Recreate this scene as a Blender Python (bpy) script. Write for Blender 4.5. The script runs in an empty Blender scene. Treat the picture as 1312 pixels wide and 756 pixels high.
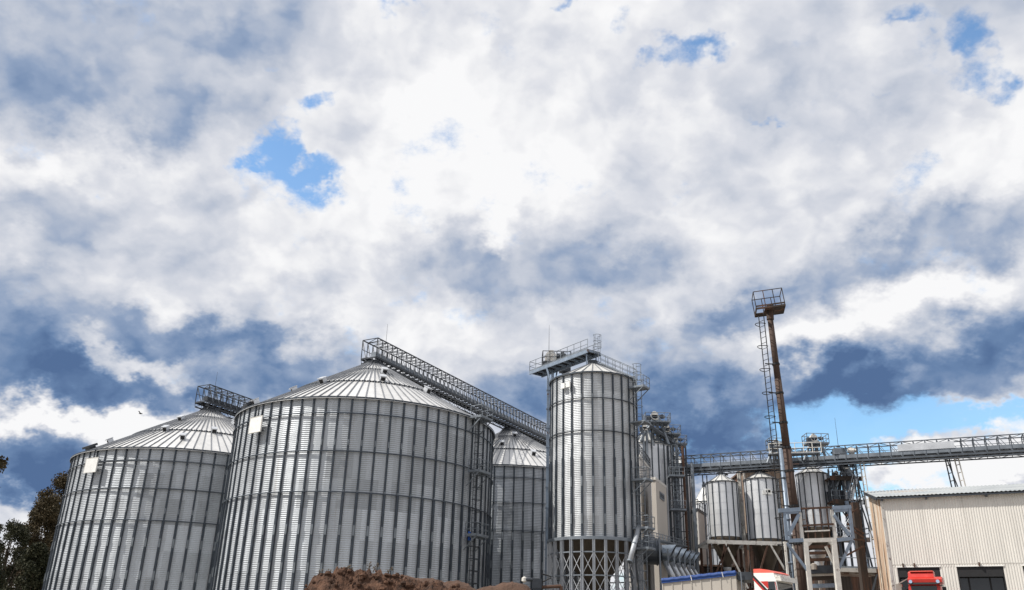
import bpy, math, random
from mathutils import Vector, Matrix, noise
R = math.radians
random.seed(7)
S = bpy.context.scene
COL = S.collection

# ---------------------------------------------------------------- camera
F, PITCH, ROLL, EYE = 1100.0, R(22.604), R(1.626), 1.7
PW, PH = 1312.0, 756.0
fwd = Vector((0, math.cos(PITCH), math.sin(PITCH)))
up0 = Vector((0, -math.sin(PITCH), math.cos(PITCH)))
rt0 = Vector((1, 0, 0))
cr, sr = math.cos(ROLL), math.sin(ROLL)
rt = rt0 * cr + up0 * sr
up = up0 * cr - rt0 * sr
cam = bpy.data.cameras.new('camera')
camo = bpy.data.objects.new('camera', cam)
COL.objects.link(camo)
m = Matrix((rt, up, -fwd)).transposed().to_4x4()
m.translation = Vector((0, 0, EYE))
camo.matrix_world = m
cam.sensor_width = 36
cam.lens = 36 * F / PW
cam.clip_start = 0.1
cam.clip_end = 5000
S.camera = camo
S.render.resolution_x, S.render.resolution_y = 1024, 590


def ray(px, py):
    return (fwd + rt * ((px - PW / 2) / F) - up * ((py - PH / 2) / F)).normalized()


def at(px, py, Y):
    d = ray(px, py)
    return Vector((0, 0, EYE)) + d * (Y / d.y)


def atz(px, py, z):
    d = ray(px, py)
    return Vector((0, 0, EYE)) + d * ((z - EYE) / d.z)


# ---------------------------------------------------------------- light
SUN_EL, SUN_AZ = R(50), R(-100)          # azimuth from +y towards +x
sdir = Vector((math.sin(SUN_AZ) * math.cos(SUN_EL), math.cos(SUN_AZ) * math.cos(SUN_EL), math.sin(SUN_EL)))
sun = bpy.data.lights.new('sun', 'SUN')
sun.energy = 5.0
sun.angle = R(0.55)
sun.color = (1.0, 0.955, 0.88)
suno = bpy.data.objects.new('sun', sun)
COL.objects.link(suno)
suno.rotation_euler = (-sdir).to_track_quat('-Z', 'Y').to_euler()
suno.location = (0, 0, 80)
vs = S.view_settings
vs.view_transform = 'Standard'
vs.look = 'None'
vs.exposure = 0.0
vs.gamma = 1.0
vs.use_curve_mapping = False

# ---------------------------------------------------------------- world: sky and clouds
W = bpy.data.worlds.new('World')
S.world = W
W.use_nodes = True
wt = W.node_tree
wt.nodes.clear()


class NT:
    def __init__(s, t):
        s.t = t

    def n(s, typ, **kw):
        o = s.t.nodes.new(typ)
        for k, v in kw.items():
            setattr(o, k, v)
        return o

    def put(s, sock, v):
        if isinstance(v, bpy.types.NodeSocket):
            s.t.links.new(v, sock)
        else:
            sock.default_value = v

    def math(s, op, a, b=0.0, clamp=False):
        o = s.n('ShaderNodeMath', operation=op)
        o.use_clamp = clamp
        s.put(o.inputs[0], a)
        s.put(o.inputs[1], b)
        return o.outputs[0]

    def vmath(s, op, a, b=(0, 0, 0), sc=None):
        o = s.n('ShaderNodeVectorMath', operation=op)
        s.put(o.inputs[0], a)
        s.put(o.inputs[1], b)
        if sc is not None:
            s.put(o.inputs['Scale'], sc)
        return o.outputs['Value'] if op in ('LENGTH', 'DOT_PRODUCT', 'DISTANCE') else o.outputs[0]

    def noise(s, vec, scale, detail=4, rough=0.5, dist=0.0, out='Fac'):
        o = s.n('ShaderNodeTexNoise')
        s.put(o.inputs['Vector'], vec)
        o.inputs['Scale'].default_value = scale
        o.inputs['Detail'].default_value = detail
        o.inputs['Roughness'].default_value = rough
        o.inputs['Distortion'].default_value = dist
        return o.outputs[out]

    def rng(s, v, a, b, c=0.0, d=1.0, kind='SMOOTHSTEP'):
        o = s.n('ShaderNodeMapRange', interpolation_type=kind)
        s.put(o.inputs['Value'], v)
        for i, x in zip((1, 2, 3, 4), (a, b, c, d)):
            s.put(o.inputs[i], x)
        return o.outputs[0]

    def ramp(s, v, stops):
        o = s.n('ShaderNodeValToRGB')
        s.put(o.inputs[0], v)
        e = o.color_ramp.elements
        e[0].position, e[0].color = stops[0][0], (*stops[0][1], 1)
        e[1].position, e[1].color = stops[-1][0], (*stops[-1][1], 1)
        for p, c in stops[1:-1]:
            k = e.new(p)
            k.color = (*c, 1)
        return o.outputs[0]

    def mix(s, f, a, b, blend='MIX'):
        o = s.n('ShaderNodeMix', data_type='RGBA', blend_type=blend)
        s.put(o.inputs[0], f)
        for sock, v in ((o.inputs[6], a), (o.inputs[7], b)):
            s.put(sock, v if isinstance(v, bpy.types.NodeSocket) else (*v, 1))
        return o.outputs[2]


w = NT(wt)
tc = w.n('ShaderNodeTexCoord')
D = tc.outputs['Generated']
# cloud sheet coordinates: clouds flatten towards the horizon
sepd = w.n('ShaderNodeSeparateXYZ')
w.put(sepd.inputs[0], D)
zz = w.math('ADD', w.math('MAXIMUM', sepd.outputs[2], 0.0), 0.75)
inv = w.math('DIVIDE', 1.0, zz)
PL = w.vmath('SCALE', D, sc=inv)
n1 = w.noise(PL, 4.0, 2, 0.5, 0.0, 'Color')
n2 = w.noise(PL, 12.0, 5, 0.62, 0.0, 'Color')
w1 = w.vmath('SCALE', w.vmath('SUBTRACT', n1, (0.5, 0.5, 0.5)), sc=0.09)
w2 = w.vmath('SCALE', w.vmath('SUBTRACT', n2, (0.5, 0.5, 0.5)), sc=0.14)
WD = w.vmath('ADD', w.vmath('ADD', D, w1), w2)
PW_ = w.vmath('ADD', PL, w.vmath('SCALE', w.vmath('SUBTRACT', n1, (0.5, 0.5, 0.5)), sc=0.07))


def blobs(lst, start):
    acc = start
    for b in lst:
        px, py, rx, ry, wt_ = b[:5]
        tilt = R(b[5]) if len(b) > 5 else 0.0
        c = ray(px, py)
        # size of a pixel here, as an angle
        k = 1.0 / F * c.dot(fwd)
        ex = (rt - c * rt.dot(c)).normalized()
        ey = c.cross(ex).normalized()
        a = ex * math.cos(tilt) + ey * math.sin(tilt) * (1 if ey.dot(up) > 0 else -1)
        bb = c.cross(a).normalized()
        rotm = Matrix((a, bb, c)).transposed()
        mp = w.n('ShaderNodeMapping', vector_type='TEXTURE')
        w.put(mp.inputs['Vector'], WD)
        mp.inputs['Location'].default_value = c
        mp.inputs['Rotation'].default_value = rotm.to_euler()
        mp.inputs['Scale'].default_value = (rx * k * 1.5, ry * k * 1.5, 1.2)
        L = w.vmath('LENGTH', mp.outputs[0])
        acc = w.math('ADD', acc, w.rng(L, 0.0, 1.0, wt_, 0.0))
    return acc


SHADE = [
    (40, 50, 230, 110, -.27), (110, 130, 190, 55, -.20, -15), (290, 40, 150, 60, -.16), (430, 75, 120, 40, -.12),
    (250, 150, 90, 40, -.12),
    (60, 270, 170, 40, -.16, -20), (250, 250, 120, 40, -.05),
    (40, 420, 150, 50, -.36), (70, 480, 180, 46, -.46), (190, 515, 160, 36, -.5, -6), (260, 435, 140, 34, -.40, -10),
    (370, 460, 130, 34, -.36, -8), (20, 360, 150, 35, -.22), (420, 400, 160, 40, -.12), (330, 500, 120, 28, -.38),
    (170, 455, 70, 20, .42, -8), (60, 545, 190, 24, .5, -4), (220, 545, 70, 26, .45), (20, 300, 60, 20, .1),
    (60, 600, 180, 36, -.66, -4), (60, 628, 160, 22, -.30), (10, 665, 90, 20, .05), (200, 380, 120, 20, .08, -20),
    (650, 340, 135, 62, -.30), (810, 330, 95, 40, -.28), (720, 375, 130, 26, -.16), (580, 330, 60, 40, -.12),
    (640, 308, 36, 22, .45), (560, 420, 90, 50, .10), (850, 400, 60, 60, .10), (690, 430, 90, 26, .0),
    (870, 470, 150, 70, -.42), (930, 560, 210, 52, -.50), (760, 545, 160, 50, -.30), (1010, 480, 80, 70, -.20), (850, 540, 110, 60, -.30), (1000, 520, 90, 50, -.25),
    (660, 520, 90, 40, -.18), (1050, 470, 60, 50, -.06), (1060, 440, 80, 26, .10),
    (1080, 345, 200, 42, -.38, 14), (1240, 285, 160, 36, -.30, 10), (940, 400, 80, 26, -.25, 30), (1000, 250, 120, 30, -.08),
    (1120, 395, 190, 28, .30, 17), (1230, 350, 90, 30, .08, 10), (1000, 440, 100, 24, .12, 15),
    (1215, 468, 190, 52, -.50, 8), (1130, 500, 100, 40, -.34), (1290, 430, 120, 44, -.26), (1060, 500, 90, 60, -.22), (1290, 500, 60, 26, -.1),
    (1300, 540, 60, 24, .35), (1180, 615, 120, 24, .5), (1290, 605, 90, 28, .5),
    (560, 110, 150, 90, .20), (450, 260, 130, 70, .18), (640, 200, 120, 80, .16), (220, 210, 120, 34, .10, -10),
    (330, 330, 120, 40, .12, -20), (60, 200, 100, 30, .16),
    (1060, 110, 140, 46, -.16), (700, 90, 50, 60, -.10), (830, 240, 90, 50, -.10), (720, 290, 60, 40, -.06),
    (1180, 190, 120, 40, .08), (880, 160, 90, 30, .10), (840, 215, 120, 60, .16),
]
BLUE = [
    (375, 222, 70, 44, 1.0), (345, 185, 40, 40, .9), (425, 215, 36, 30, .7), (405, 127, 42, 15, .9, 15), (335, 95, 28, 14, .7), (155, 215, 28, 14, .62),
    (300, 215, 18, 10, .5), (520, 16, 50, 14, .75, 8), (487, 80, 14, 16, .4), (897, 73, 32, 20, .9), (855, 96, 28, 18, .75), (815, 38, 26, 18, .65),
    (750, 2, 34, 10, .75), (1165, 20, 44, 22, .75), (1238, 40, 26, 56, .85), (1225, 95, 60, 20, .75), (1295, 95, 36, 22, .8),
    (977, 145, 24, 11, .65), (1130, 121, 50, 10, .5), (1180, 68, 60, 20, .35), (980, 75, 40, 14, .3),
    (1190, 542, 130, 40, 1.2), (1085, 575, 110, 40, 1.2), (1100, 612, 50, 40, 1.2), (1290, 525, 50, 14, .5), (1245, 548, 40, 20, .5), (1215, 610, 20, 26, .35),
    (1040, 590, 60, 20, .6), (368, 205, 14, 10, -.5), (400, 235, 20, 6, -.35), (392, 190, 16, 8, -.4), (1205, 62, 16, 10, -.3),
    (1265, 72, 20, 10, .4), (1140, 30, 30, 8, .4), (1300, 60, 30, 10, .3),
]
fb = w.noise(PW_, 4.5, 6, 0.58, 0.0)
fb2 = w.noise(PL, 15.0, 6, 0.64, 0.0)


def puffs(vec, scale, detail, rough):
    """cauliflower heads: fractal cells, bright in the middle, dark where they meet"""
    v = w.n('ShaderNodeTexVoronoi', feature='F1')
    w.put(v.inputs['Vector'], vec)
    v.inputs['Scale'].default_value = scale
    v.inputs['Detail'].default_value = detail
    v.inputs['Roughness'].default_value = rough
    v.inputs['Lacunarity'].default_value = 2.1
    v.normalize = True
    return v.outputs['Distance']


def density(vec):
    a = w.noise(vec, 4.0, 5, 0.55)
    b = puffs(vec, 7.0, 3.0, 0.6)
    return w.math('SUBTRACT', w.math('MULTIPLY', a, 1.1), w.math('MULTIPLY', b, 0.9))


OFFS = (-0.016, -0.005, 0.019)            # towards the sun, across the cloud sheet
wob = w.vmath('ADD', PW_, w.vmath('SCALE', w.vmath('SUBTRACT', n2, (0.5, 0.5, 0.5)), sc=0.05))
d0 = density(wob)
d1 = density(w.vmath('ADD', wob, OFFS))
rel = w.math('MULTIPLY', w.math('SUBTRACT', d0, d1), 1.3)
sh = w.math('ADD', w.math('MULTIPLY', w.math('SUBTRACT', fb, 0.5), 0.72), 0.80)
sh = w.math('ADD', sh, rel)
sh = w.math('ADD', sh, w.math('MULTIPLY', w.math('SUBTRACT', fb2, 0.5), 0.12))
shade = blobs(SHADE, sh)
shade = w.math('MAXIMUM', w.math('MINIMUM', shade, 1.0), 0.0)
bl = w.math('ADD', w.math('MULTIPLY', w.math('SUBTRACT', fb2, 0.5), 3.0), -0.17)
bl = w.math('ADD', bl, w.math('MULTIPLY', w.math('SUBTRACT', fb, 0.5), 1.0))
blue = blobs(BLUE, bl)
alpha = w.rng(blue, 0.12, 0.98, 0.0, 0.95)
ccol = w.ramp(shade, [(0.0, (.090, .160, .315)), (0.2, (.145, .235, .41)), (0.4, (.29, .375, .535)), (0.58, (.52, .565, .66)),
                      (0.76, (.70, .72, .78)), (0.90, (.86, .865, .89)), (1.0, (.95, .95, .96))])
sky = w.n('ShaderNodeTexSky', sky_type='NISHITA')
sky.sun_disc = False
sky.sun_elevation = SUN_EL
sky.sun_rotation = SUN_AZ
sky.air_density = 1.3
sky.dust_density = 0.35
sky.ozone_density = 2.0
bsky = w.n('ShaderNodeBackground')
w.put(bsky.inputs[0], w.vmath('MULTIPLY', sky.outputs[0], (0.92, 1.16, 1.30)))
bsky.inputs[1].default_value = 0.15
bcl = w.n('ShaderNodeBackground')
w.put(bcl.inputs[0], ccol)
bcl.inputs[1].default_value = 1.0
ms = w.n('ShaderNodeMixShader')
w.put(ms.inputs[0], alpha)
w.put(ms.inputs[1], bcl.outputs[0])
w.put(ms.inputs[2], bsky.outputs[0])
wo = w.n('ShaderNodeOutputWorld')
w.put(wo.inputs[0], ms.outputs[0])
W.cycles.sampling_method = 'MANUAL'
W.cycles.sample_map_resolution = 512


# ---------------------------------------------------------------- materials
def mat(name, fn):
    m_ = bpy.data.materials.new(name)
    m_.use_nodes = True
    t = NT(m_.node_tree)
    b = m_.node_tree.nodes['Principled BSDF']
    fn(t, b)
    return m_


def objc(t):
    return t.n('ShaderNodeTexCoord').outputs['Object']


def plain(name, col, metal=0.0, rough=0.6, var=0.25, scale=3.0, rust=0.0, spec=0.5, bump=0.0, streak=False):
    def fn(t, b):
        o = objc(t)
        geo = t.n('ShaderNodeNewGeometry').outputs['Position']
        v = geo
        if streak:
            mp = t.n('ShaderNodeMapping')
            t.put(mp.inputs['Vector'], geo)
            mp.inputs['Scale'].default_value = (1, 1, 0.12)
            v = mp.outputs[0]
        nf = t.noise(v, scale, 5, 0.6)
        k = t.rng(nf, 0.3, 0.7, 1 - var, 1 + var, 'LINEAR')
        c = t.vmath('SCALE', col, sc=k)
        if rust > 0:
            nr = t.noise(v, scale * 0.6, 7, 0.7, 0.4)
            rm = t.rng(nr, 0.62 - rust * 0.3, 0.74 - rust * 0.3)
            c = t.mix(rm, c, (.11, .052, .03))
            t.put(b.inputs['Metallic'], t.math('MULTIPLY', t.math('SUBTRACT', 1.0, rm), metal))
        else:
            b.inputs['Metallic'].default_value = metal
        t.put(b.inputs['Base Color'], c)
        t.put(b.inputs['Roughness'], t.rng(nf, 0.3, 0.7, rough - .08, rough + .08, 'LINEAR'))
        b.inputs['Specular IOR Level'].default_value = spec
        if bump:
            bp = t.n('ShaderNodeBump')
            bp.inputs['Distance'].default_value = bump
            t.put(bp.inputs['Height'], t.noise(geo, scale * 4, 6, 0.7))
            t.put(b.inputs['Normal'], bp.outputs[0])
    return mat(name, fn)


def sheet_metal(name, N, zh, lo, hi, metal=0.55, rough=0.42, tint=(1, 1, 1), stain=0.25, phase=0.5, roofy=False):
    """galvanised sheets: every sheet between two stiffeners and two laps has its own tone, zinc bloom and dirt"""
    def fn(t, b):
        o = objc(t)
        sp = t.n('ShaderNodeSeparateXYZ')
        t.put(sp.inputs[0], o)
        ang = t.math('ARCTAN2', sp.outputs[1], sp.outputs[0])
        ai = t.math('FLOOR', t.math('ADD', t.math('MULTIPLY', ang, N / (2 * math.pi)), phase if not roofy else 0))
        zi = t.math('FLOOR', t.math('DIVIDE', sp.outputs[2], zh))
        cb = t.n('ShaderNodeCombineXYZ')
        t.put(cb.inputs[0], ai)
        t.put(cb.inputs[1], zi)
        wn = t.n('ShaderNodeTexWhiteNoise', noise_dimensions='3D')
        t.put(wn.inputs['Vector'], cb.outputs[0])
        cb2 = t.n('ShaderNodeCombineXYZ')
        t.put(cb2.inputs[0], t.math('FLOOR', t.math('DIVIDE', ai, 3.0)))
        t.put(cb2.inputs[1], zi)
        t.put(cb2.inputs[2], 5.0)
        wn2 = t.n('ShaderNodeTexWhiteNoise', noise_dimensions='3D')
        t.put(wn2.inputs['Vector'], cb2.outputs[0])
        cb3 = t.n('ShaderNodeCombineXYZ')
        t.put(cb3.inputs[1], zi)
        t.put(cb3.inputs[2], 9.0)
        wn3 = t.n('ShaderNodeTexWhiteNoise', noise_dimensions='3D')
        t.put(wn3.inputs['Vector'], cb3.outputs[0])
        r = t.math('ADD', t.math('MULTIPLY', wn.outputs[0], 0.36), t.math('MULTIPLY', wn2.outputs[0], 0.30))
        r = t.math('ADD', r, t.math('MULTIPLY', wn3.outputs[0], 0.34))
        mp = t.n('ShaderNodeMapping')
        t.put(mp.inputs['Vector'], o)
        mp.inputs['Scale'].default_value = (1, 1, 0.25)
        bloom = t.noise(mp.outputs[0], 0.9, 6, 0.62, 0.5)
        r = t.math('ADD', r, t.math('MULTIPLY', t.math('SUBTRACT', bloom, 0.5), 0.9), clamp=True)
        k = t.rng(r, 0.1, 0.9, lo, hi, 'LINEAR')
        c = t.vmath('SCALE', tint, sc=k)
        mp2 = t.n('ShaderNodeMapping')
        t.put(mp2.inputs['Vector'], o)
        mp2.inputs['Scale'].default_value = (1.6, 1.6, 0.10)
        st = t.noise(mp2.outputs[0], 1.3, 7, 0.7)
        dm = t.math('MULTIPLY', t.rng(st, 0.56, 0.75), stain)
        c = t.mix(dm, c, (.16, .12, .09))
        t.put(b.inputs['Base Color'], c)
        b.inputs['Metallic'].default_value = metal
        t.put(b.inputs['Roughness'], t.rng(bloom, 0.3, 0.7, rough - 0.08, rough + 0.12, 'LINEAR'))
    return mat(name, fn)


M = {}
M['rib'] = plain('dark_galvanised', (.050, .062, .078), .35, .5, .3, 1.5)  # shade on the channel sides is put into this dark colour
M['splice'] = plain('splice_galvanised', (.17, .19, .21), .4, .5, .3, 1.0)
M['steel'] = plain('galvanised_steel', (.19, .215, .245), .35, .5, .25, 1.2)
M['steel_dk'] = plain('shade_dark_steel', (.036, .042, .052), .3, .55, .35, 1.2)  # near-black: the shade on structural steel is put into the colour
M['steel_lt'] = plain('bright_steel', (.55, .57, .60), .35, .45, .15, 1.0)
M['bluesteel'] = plain('blue_grey_painted_steel', (.20, .25, .32), .2, .45, .2, 2.0, rust=.12)
M['black'] = plain('dark_grating', (.018, .018, .02), .2, .7, .3, 3)
M['seam'] = plain('roof_seam_steel', (.21, .22, .24), .35, .5, .2, 1.0)  # darkened so the seam colour holds the shadow of the standing ribs
M['zinc_pipe'] = plain('zinc_pipe', (.40, .42, .45), .3, .45, .15, 1.0)
M['steel_mid'] = plain('gallery_steel', (.095, .11, .13), .35, .5, .3, 1.2)
M['white'] = plain('white_paint', (.78, .78, .76), 0, .45, .08, 2.0)
M['offwhite'] = plain('chipped_white_paint', (.60, .58, .54), 0, .55, .15, 2.5, rust=.22)
M['rust'] = plain('rusty_steel', (.085, .045, .03), .1, .85, .4, 2.5)
M['rustpole'] = plain('rust_brown_pole', (.062, .038, .029), .05, .8, .28, 1.6, streak=True)
M['rustmix'] = plain('rust_stained_steel', (.30, .27, .24), .2, .7, .3, 1.6, rust=.6, streak=True)
M['cone'] = plain('hopper_steel', (.10, .08, .06), .45, .5, .3, 1.2, streak=True)
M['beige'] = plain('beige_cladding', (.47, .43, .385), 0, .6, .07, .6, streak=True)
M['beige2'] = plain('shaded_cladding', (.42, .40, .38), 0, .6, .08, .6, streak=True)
M['brown'] = plain('brown_cladding', (.040, .029, .023), .1, .75, .35, .8, rust=.35, streak=True)
M['ochre'] = plain('rust_streaked_wall', (.26, .20, .15), 0, .8, .25, .8, rust=.55, streak=True)
M['duct'] = plain('dark_duct_steel', (.06, .07, .085), .55, .32, .25, .8)
M['cowl'] = plain('cowl_steel', (.24, .28, .33), .75, .3, .2, .8)
M['red'] = plain('red_truck_paint', (.48, .03, .022), .0, .3, .08, 2)
M['redpale'] = plain('pale_red_paint', (.72, .12, .085), .0, .4, .08, 2)  # paler red than the truck paint
M['truckwhite'] = plain('white_truck_paint', (.80, .79, .76), 0, .3, .04, 2)
M['blue'] = plain('blue_tarpaulin', (.006, .045, .20), 0, .5, .2, 3)
M['trailer'] = plain('trailer_panel', (.44, .405, .36), 0, .5, .05, .9)
M['rubber'] = plain('black_rubber', (.02, .02, .022), 0, .7, .2, 5)
M['chrome'] = plain('lamp_glass', (.5, .62, .8), .6, .15, .1, 5)
M['bluesign'] = plain('blue_sign', (.02, .12, .55), 0, .4, .1, 5)
M['twig'] = plain('dry_stalk', (.07, .05, .03), 0, .9, .3, 5)
M['stone'] = plain('yard_hardstanding', (.24, .22, .19), 0, .9, .3, .3, bump=.02)


def glassfn(t, b):
    b.inputs['Base Color'].default_value = (.02, .025, .03, 1)
    b.inputs['Roughness'].default_value = .03
    b.inputs['Specular IOR Level'].default_value = .6


M['glass'] = mat('dark_glass', glassfn)
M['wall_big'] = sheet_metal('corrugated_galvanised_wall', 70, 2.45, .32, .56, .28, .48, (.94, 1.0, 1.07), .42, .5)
M['wall_tall'] = sheet_metal('corrugated_galvanised_wall_of_tall_silo', 26, 1.6, .40, .60, .22, .50, (.96, 1.0, 1.04), .3, .5)
M['wall_small'] = sheet_metal('smooth_galvanised_wall', 14, 1.9, .60, .76, .40, .38, (.98, 1, 1.03), .10, .5)
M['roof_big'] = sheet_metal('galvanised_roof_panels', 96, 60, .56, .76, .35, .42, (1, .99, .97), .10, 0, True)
M['roof_small'] = sheet_metal('galvanised_cone_roof', 14, 60, .58, .74, .3, .45, (1, .99, .95), .1, 0, True)


def barnfn(t, b):
    geo = t.n('ShaderNodeTexCoord').outputs['Object']
    mp = t.n('ShaderNodeMapping')
    t.put(mp.inputs['Vector'], geo)
    mp.inputs['Scale'].default_value = (1, 1, .07)
    nf = t.noise(mp.outputs[0], 2.2, 6, .65)
    k = t.rng(nf, .3, .7, .9, 1.07, 'LINEAR')
    c = t.vmath('SCALE', (.67, .645, .60), sc=k)
    t.put(b.inputs['Base Color'], c)
    b.inputs['Roughness'].default_value = .55


M['barn'] = mat('cream_corrugated_cladding', barnfn)


def gablefn(t, b):
    o = objc(t)
    mp = t.n('ShaderNodeMapping')
    t.put(mp.inputs['Vector'], o)
    mp.inputs['Scale'].default_value = (1, 1, .16)
    nf = t.noise(mp.outputs[0], 1.5, 7, .65, .4)
    c = t.ramp(nf, [(.38, (.60, .57, .50)), (.48, (.50, .38, .28)), (.66, (.30, .16, .09)), (.78, (.20, .09, .05))])
    t.put(b.inputs['Base Color'], c)
    b.inputs['Roughness'].default_value = .8


M['gable'] = mat('rust_streaked_gable', gablefn)


def barnroof(t, b):
    o = objc(t)
    nf = t.noise(o, .5, 6, .6)
    c = t.ramp(nf, [(.35, (.30, .32, .33)), (.55, (.40, .42, .42)), (.68, (.36, .32, .28))])
    t.put(b.inputs['Base Color'], c)
    b.inputs['Roughness'].default_value = .5
    b.inputs['Metallic'].default_value = .3


M['barnroof'] = mat('grey_metal_roofing', barnroof)


def soilfn(cols):
    def fn(t, b):
        g = t.n('ShaderNodeNewGeometry').outputs['Position']
        nf = t.noise(g, 3.0, 10, .7, .3)
        t.put(b.inputs['Base Color'], t.ramp(nf, cols))
        b.inputs['Roughness'].default_value = .95
        bp = t.n('ShaderNodeBump')
        bp.inputs['Distance'].default_value = .08
        t.put(bp.inputs['Height'], t.noise(g, 9, 8, .75))
        t.put(b.inputs['Normal'], bp.outputs[0])
    return fn


M['soil'] = mat('clodded_earth', soilfn([(.32, (.022, .011, .007)), (.5, (.080, .038, .021)), (.7, (.16, .080, .046))]))
M['sand'] = mat('loose_brown_earth', soilfn([(.3, (.07, .040, .027)), (.6, (.115, .065, .044))]))


def leaf(name, a, b_):
    def fn(t, b):
        g = t.n('ShaderNodeNewGeometry')
        nf = t.noise(g.outputs['Position'], .7, 4, .6)
        nf = t.math('ADD', t.math('MULTIPLY', nf, .6), t.math('MULTIPLY', g.outputs['Random Per Island'], .4))
        t.put(b.inputs['Base Color'], t.ramp(nf, [(.25, a), (.75, b_)]))
        b.inputs['Roughness'].default_value = .7
        b.inputs['Specular IOR Level'].default_value = .2
    return mat(name, fn)


M['leaf_brown'] = leaf('browning_foliage', (.030, .027, .013), (.105, .075, .038))
M['leaf_dark'] = leaf('dark_green_foliage', (.014, .019, .010), (.06, .058, .03))
M['bark'] = plain('bark', (.07, .05, .035), 0, .9, .3, 4, bump=.03)


# ---------------------------------------------------------------- mesh helpers
class MB:
    def __init__(s):
        s.v, s.f, s.mi, s.m = [], [], [], 0

    def mat(s, i):
        s.m = i
        return s

    def add(s, vs_, fs):
        o = len(s.v)
        s.v += [Vector(x) for x in vs_]
        s.f += [tuple(i + o for i in f) for f in fs]
        s.mi += [s.m] * len(fs)

    def hexa(s, p):
        s.add(p, [(0, 3, 2, 1), (4, 5, 6, 7), (0, 1, 5, 4), (1, 2, 6, 5), (2, 3, 7, 6), (3, 0, 4, 7)])

    def box(s, c, size, ax=None, ay=None, az=None):
        ax = ax or Vector((1, 0, 0))
        ay = ay or Vector((0, 1, 0))
        az = az or Vector((0, 0, 1))
        c = Vector(c)
        h = [k / 2 for k in size]
        p = []
        for z in (-1, 1):
            for x, y in ((-1, -1), (1, -1), (1, 1), (-1, 1)):
                p.append(c + ax * h[0] * x + ay * h[1] * y + az * h[2] * z)
        s.hexa(p)

    def beam(s, a, b, w_, h_=None, upv=None):
        a, b = Vector(a), Vector(b)
        d = (b - a)
        if d.length < 1e-6:
            return
        L = d.length
        d.normalize()
        u = Vector(upv) if upv else (Vector((0, 0, 1)) if abs(d.z) < .95 else Vector((0, 1, 0)))
        x = d.cross(u).normalized()
        y = x.cross(d).normalized()
        s.box((a + b) / 2, (w_, h_ or w_, L), x, y, d)

    def tube(s, a, b, r, n=8, r2=None, caps=True):
        a, b = Vector(a), Vector(b)
        r2 = r if r2 is None else r2
        d = (b - a).normalized()
        u = Vector((0, 0, 1)) if abs(d.z) < .95 else Vector((0, 1, 0))
        x = d.cross(u).normalized()
        y = x.cross(d)
        p = []
        for q, rr in ((a, r), (b, r2)):
            for i in range(n):
                t = 2 * math.pi * i / n
                p.append(q + x * math.cos(t) * rr + y * math.sin(t) * rr)
        f = [(i, i + n, (i + 1) % n + n, (i + 1) % n) for i in range(n)]
        if caps:
            f += [tuple(range(n)), tuple(range(2 * n - 1, n - 1, -1))]
        s.add(p, f)

    def path(s, pts, r, n=6):
        for a, b in zip(pts, pts[1:]):
            s.tube(a, b, r, n)

    def lathe(s, prof, n, c=(0, 0, 0), a0=0.0, closed=False):
        c = Vector(c)
        p = []
        for r_, z_ in prof:
            for i in range(n):
                t = a0 + 2 * math.pi * i / n
                p.append(c + Vector((r_ * math.cos(t), r_ * math.sin(t), z_)))
        k = len(prof)
        f = []
        for j in range(k if closed else k - 1):
            jn = (j + 1) % k
            for i in range(n):
                f.append((j * n + i, j * n + (i + 1) % n, jn * n + (i + 1) % n, jn * n + i))
        s.add(p, f)

    def arc(s, c, rad, a0, a1, r, z, n=8, side=5):
        pts = [Vector(c) + Vector((rad * math.cos(a0 + (a1 - a0) * i / n), rad * math.sin(a0 + (a1 - a0) * i / n), z)) for i in range(n + 1)]
        s.path(pts, r, side)

    def prism(s, poly, off):
        off = Vector(off)
        n = len(poly)
        p = [Vector(q) for q in poly] + [Vector(q) + off for q in poly]
        s.add(p, [tuple(range(n))[::-1], tuple(range(n, 2 * n))] + [(i, (i + 1) % n, (i + 1) % n + n, i + n) for i in range(n)])

    def build(s, name, mats, parent=None, smooth=False, world=False, normals=True):
        if not isinstance(mats, (list, tuple)):
            mats = [mats]
        off = Vector((0, 0, 0))
        if parent is not None and not world:
            off = Vector(parent.get('_o', (0, 0, 0)))
        me = bpy.data.meshes.new(name)
        me.from_pydata([tuple(x - off) for x in s.v], [], s.f)
        for x in mats:
            me.materials.append(M[x])
        if len(mats) > 1:
            me.polygons.foreach_set('material_index', s.mi)
        if smooth:
            me.polygons.foreach_set('use_smooth', [True] * len(me.polygons))
        me.update()
        if normals and len(me.polygons) < 60000:
            import bmesh
            bm = bmesh.new()
            bm.from_mesh(me)
            bmesh.ops.recalc_face_normals(bm, faces=bm.faces)
            bm.to_mesh(me)
            bm.free()
        o = bpy.data.objects.new(name, me)
        COL.objects.link(o)
        if parent is not None:
            o.parent = parent
            OFF[o.name] = off
            o['_o'] = tuple(off)
        else:
            o['_o'] = (0, 0, 0)
        return o


OFF = {}


def thing(name, loc, label, cat, group=None, rz=0.0, local=False):
    """an Empty at the base. local=False: parts are written in world coordinates and shifted by the base."""
    o = bpy.data.objects.new(name, None)
    COL.objects.link(o)
    o.location = loc
    o.rotation_euler = (0, 0, rz)
    o.empty_display_size = 1
    o['_o'] = (0, 0, 0) if local else tuple(loc)
    o['label'] = label
    o['category'] = cat
    if group:
        o['group'] = group
    return o


def tag(o, label, cat, group=None):
    o['label'] = label
    o['category'] = cat
    if group:
        o['group'] = group
    return o


def copy_tree(o, parent=None):
    c = o.copy()
    COL.objects.link(c)
    c.parent = parent
    for ch in [x for x in bpy.data.objects if x.parent == o]:
        copy_tree(ch, c)
    return c


def inst(proto, parent, rz=0.0, loc=(0, 0, 0)):
    o = proto.copy()
    COL.objects.link(o)
    o.parent = parent
    o.rotation_euler = (0, 0, rz)
    o.location = loc
    return o


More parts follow.
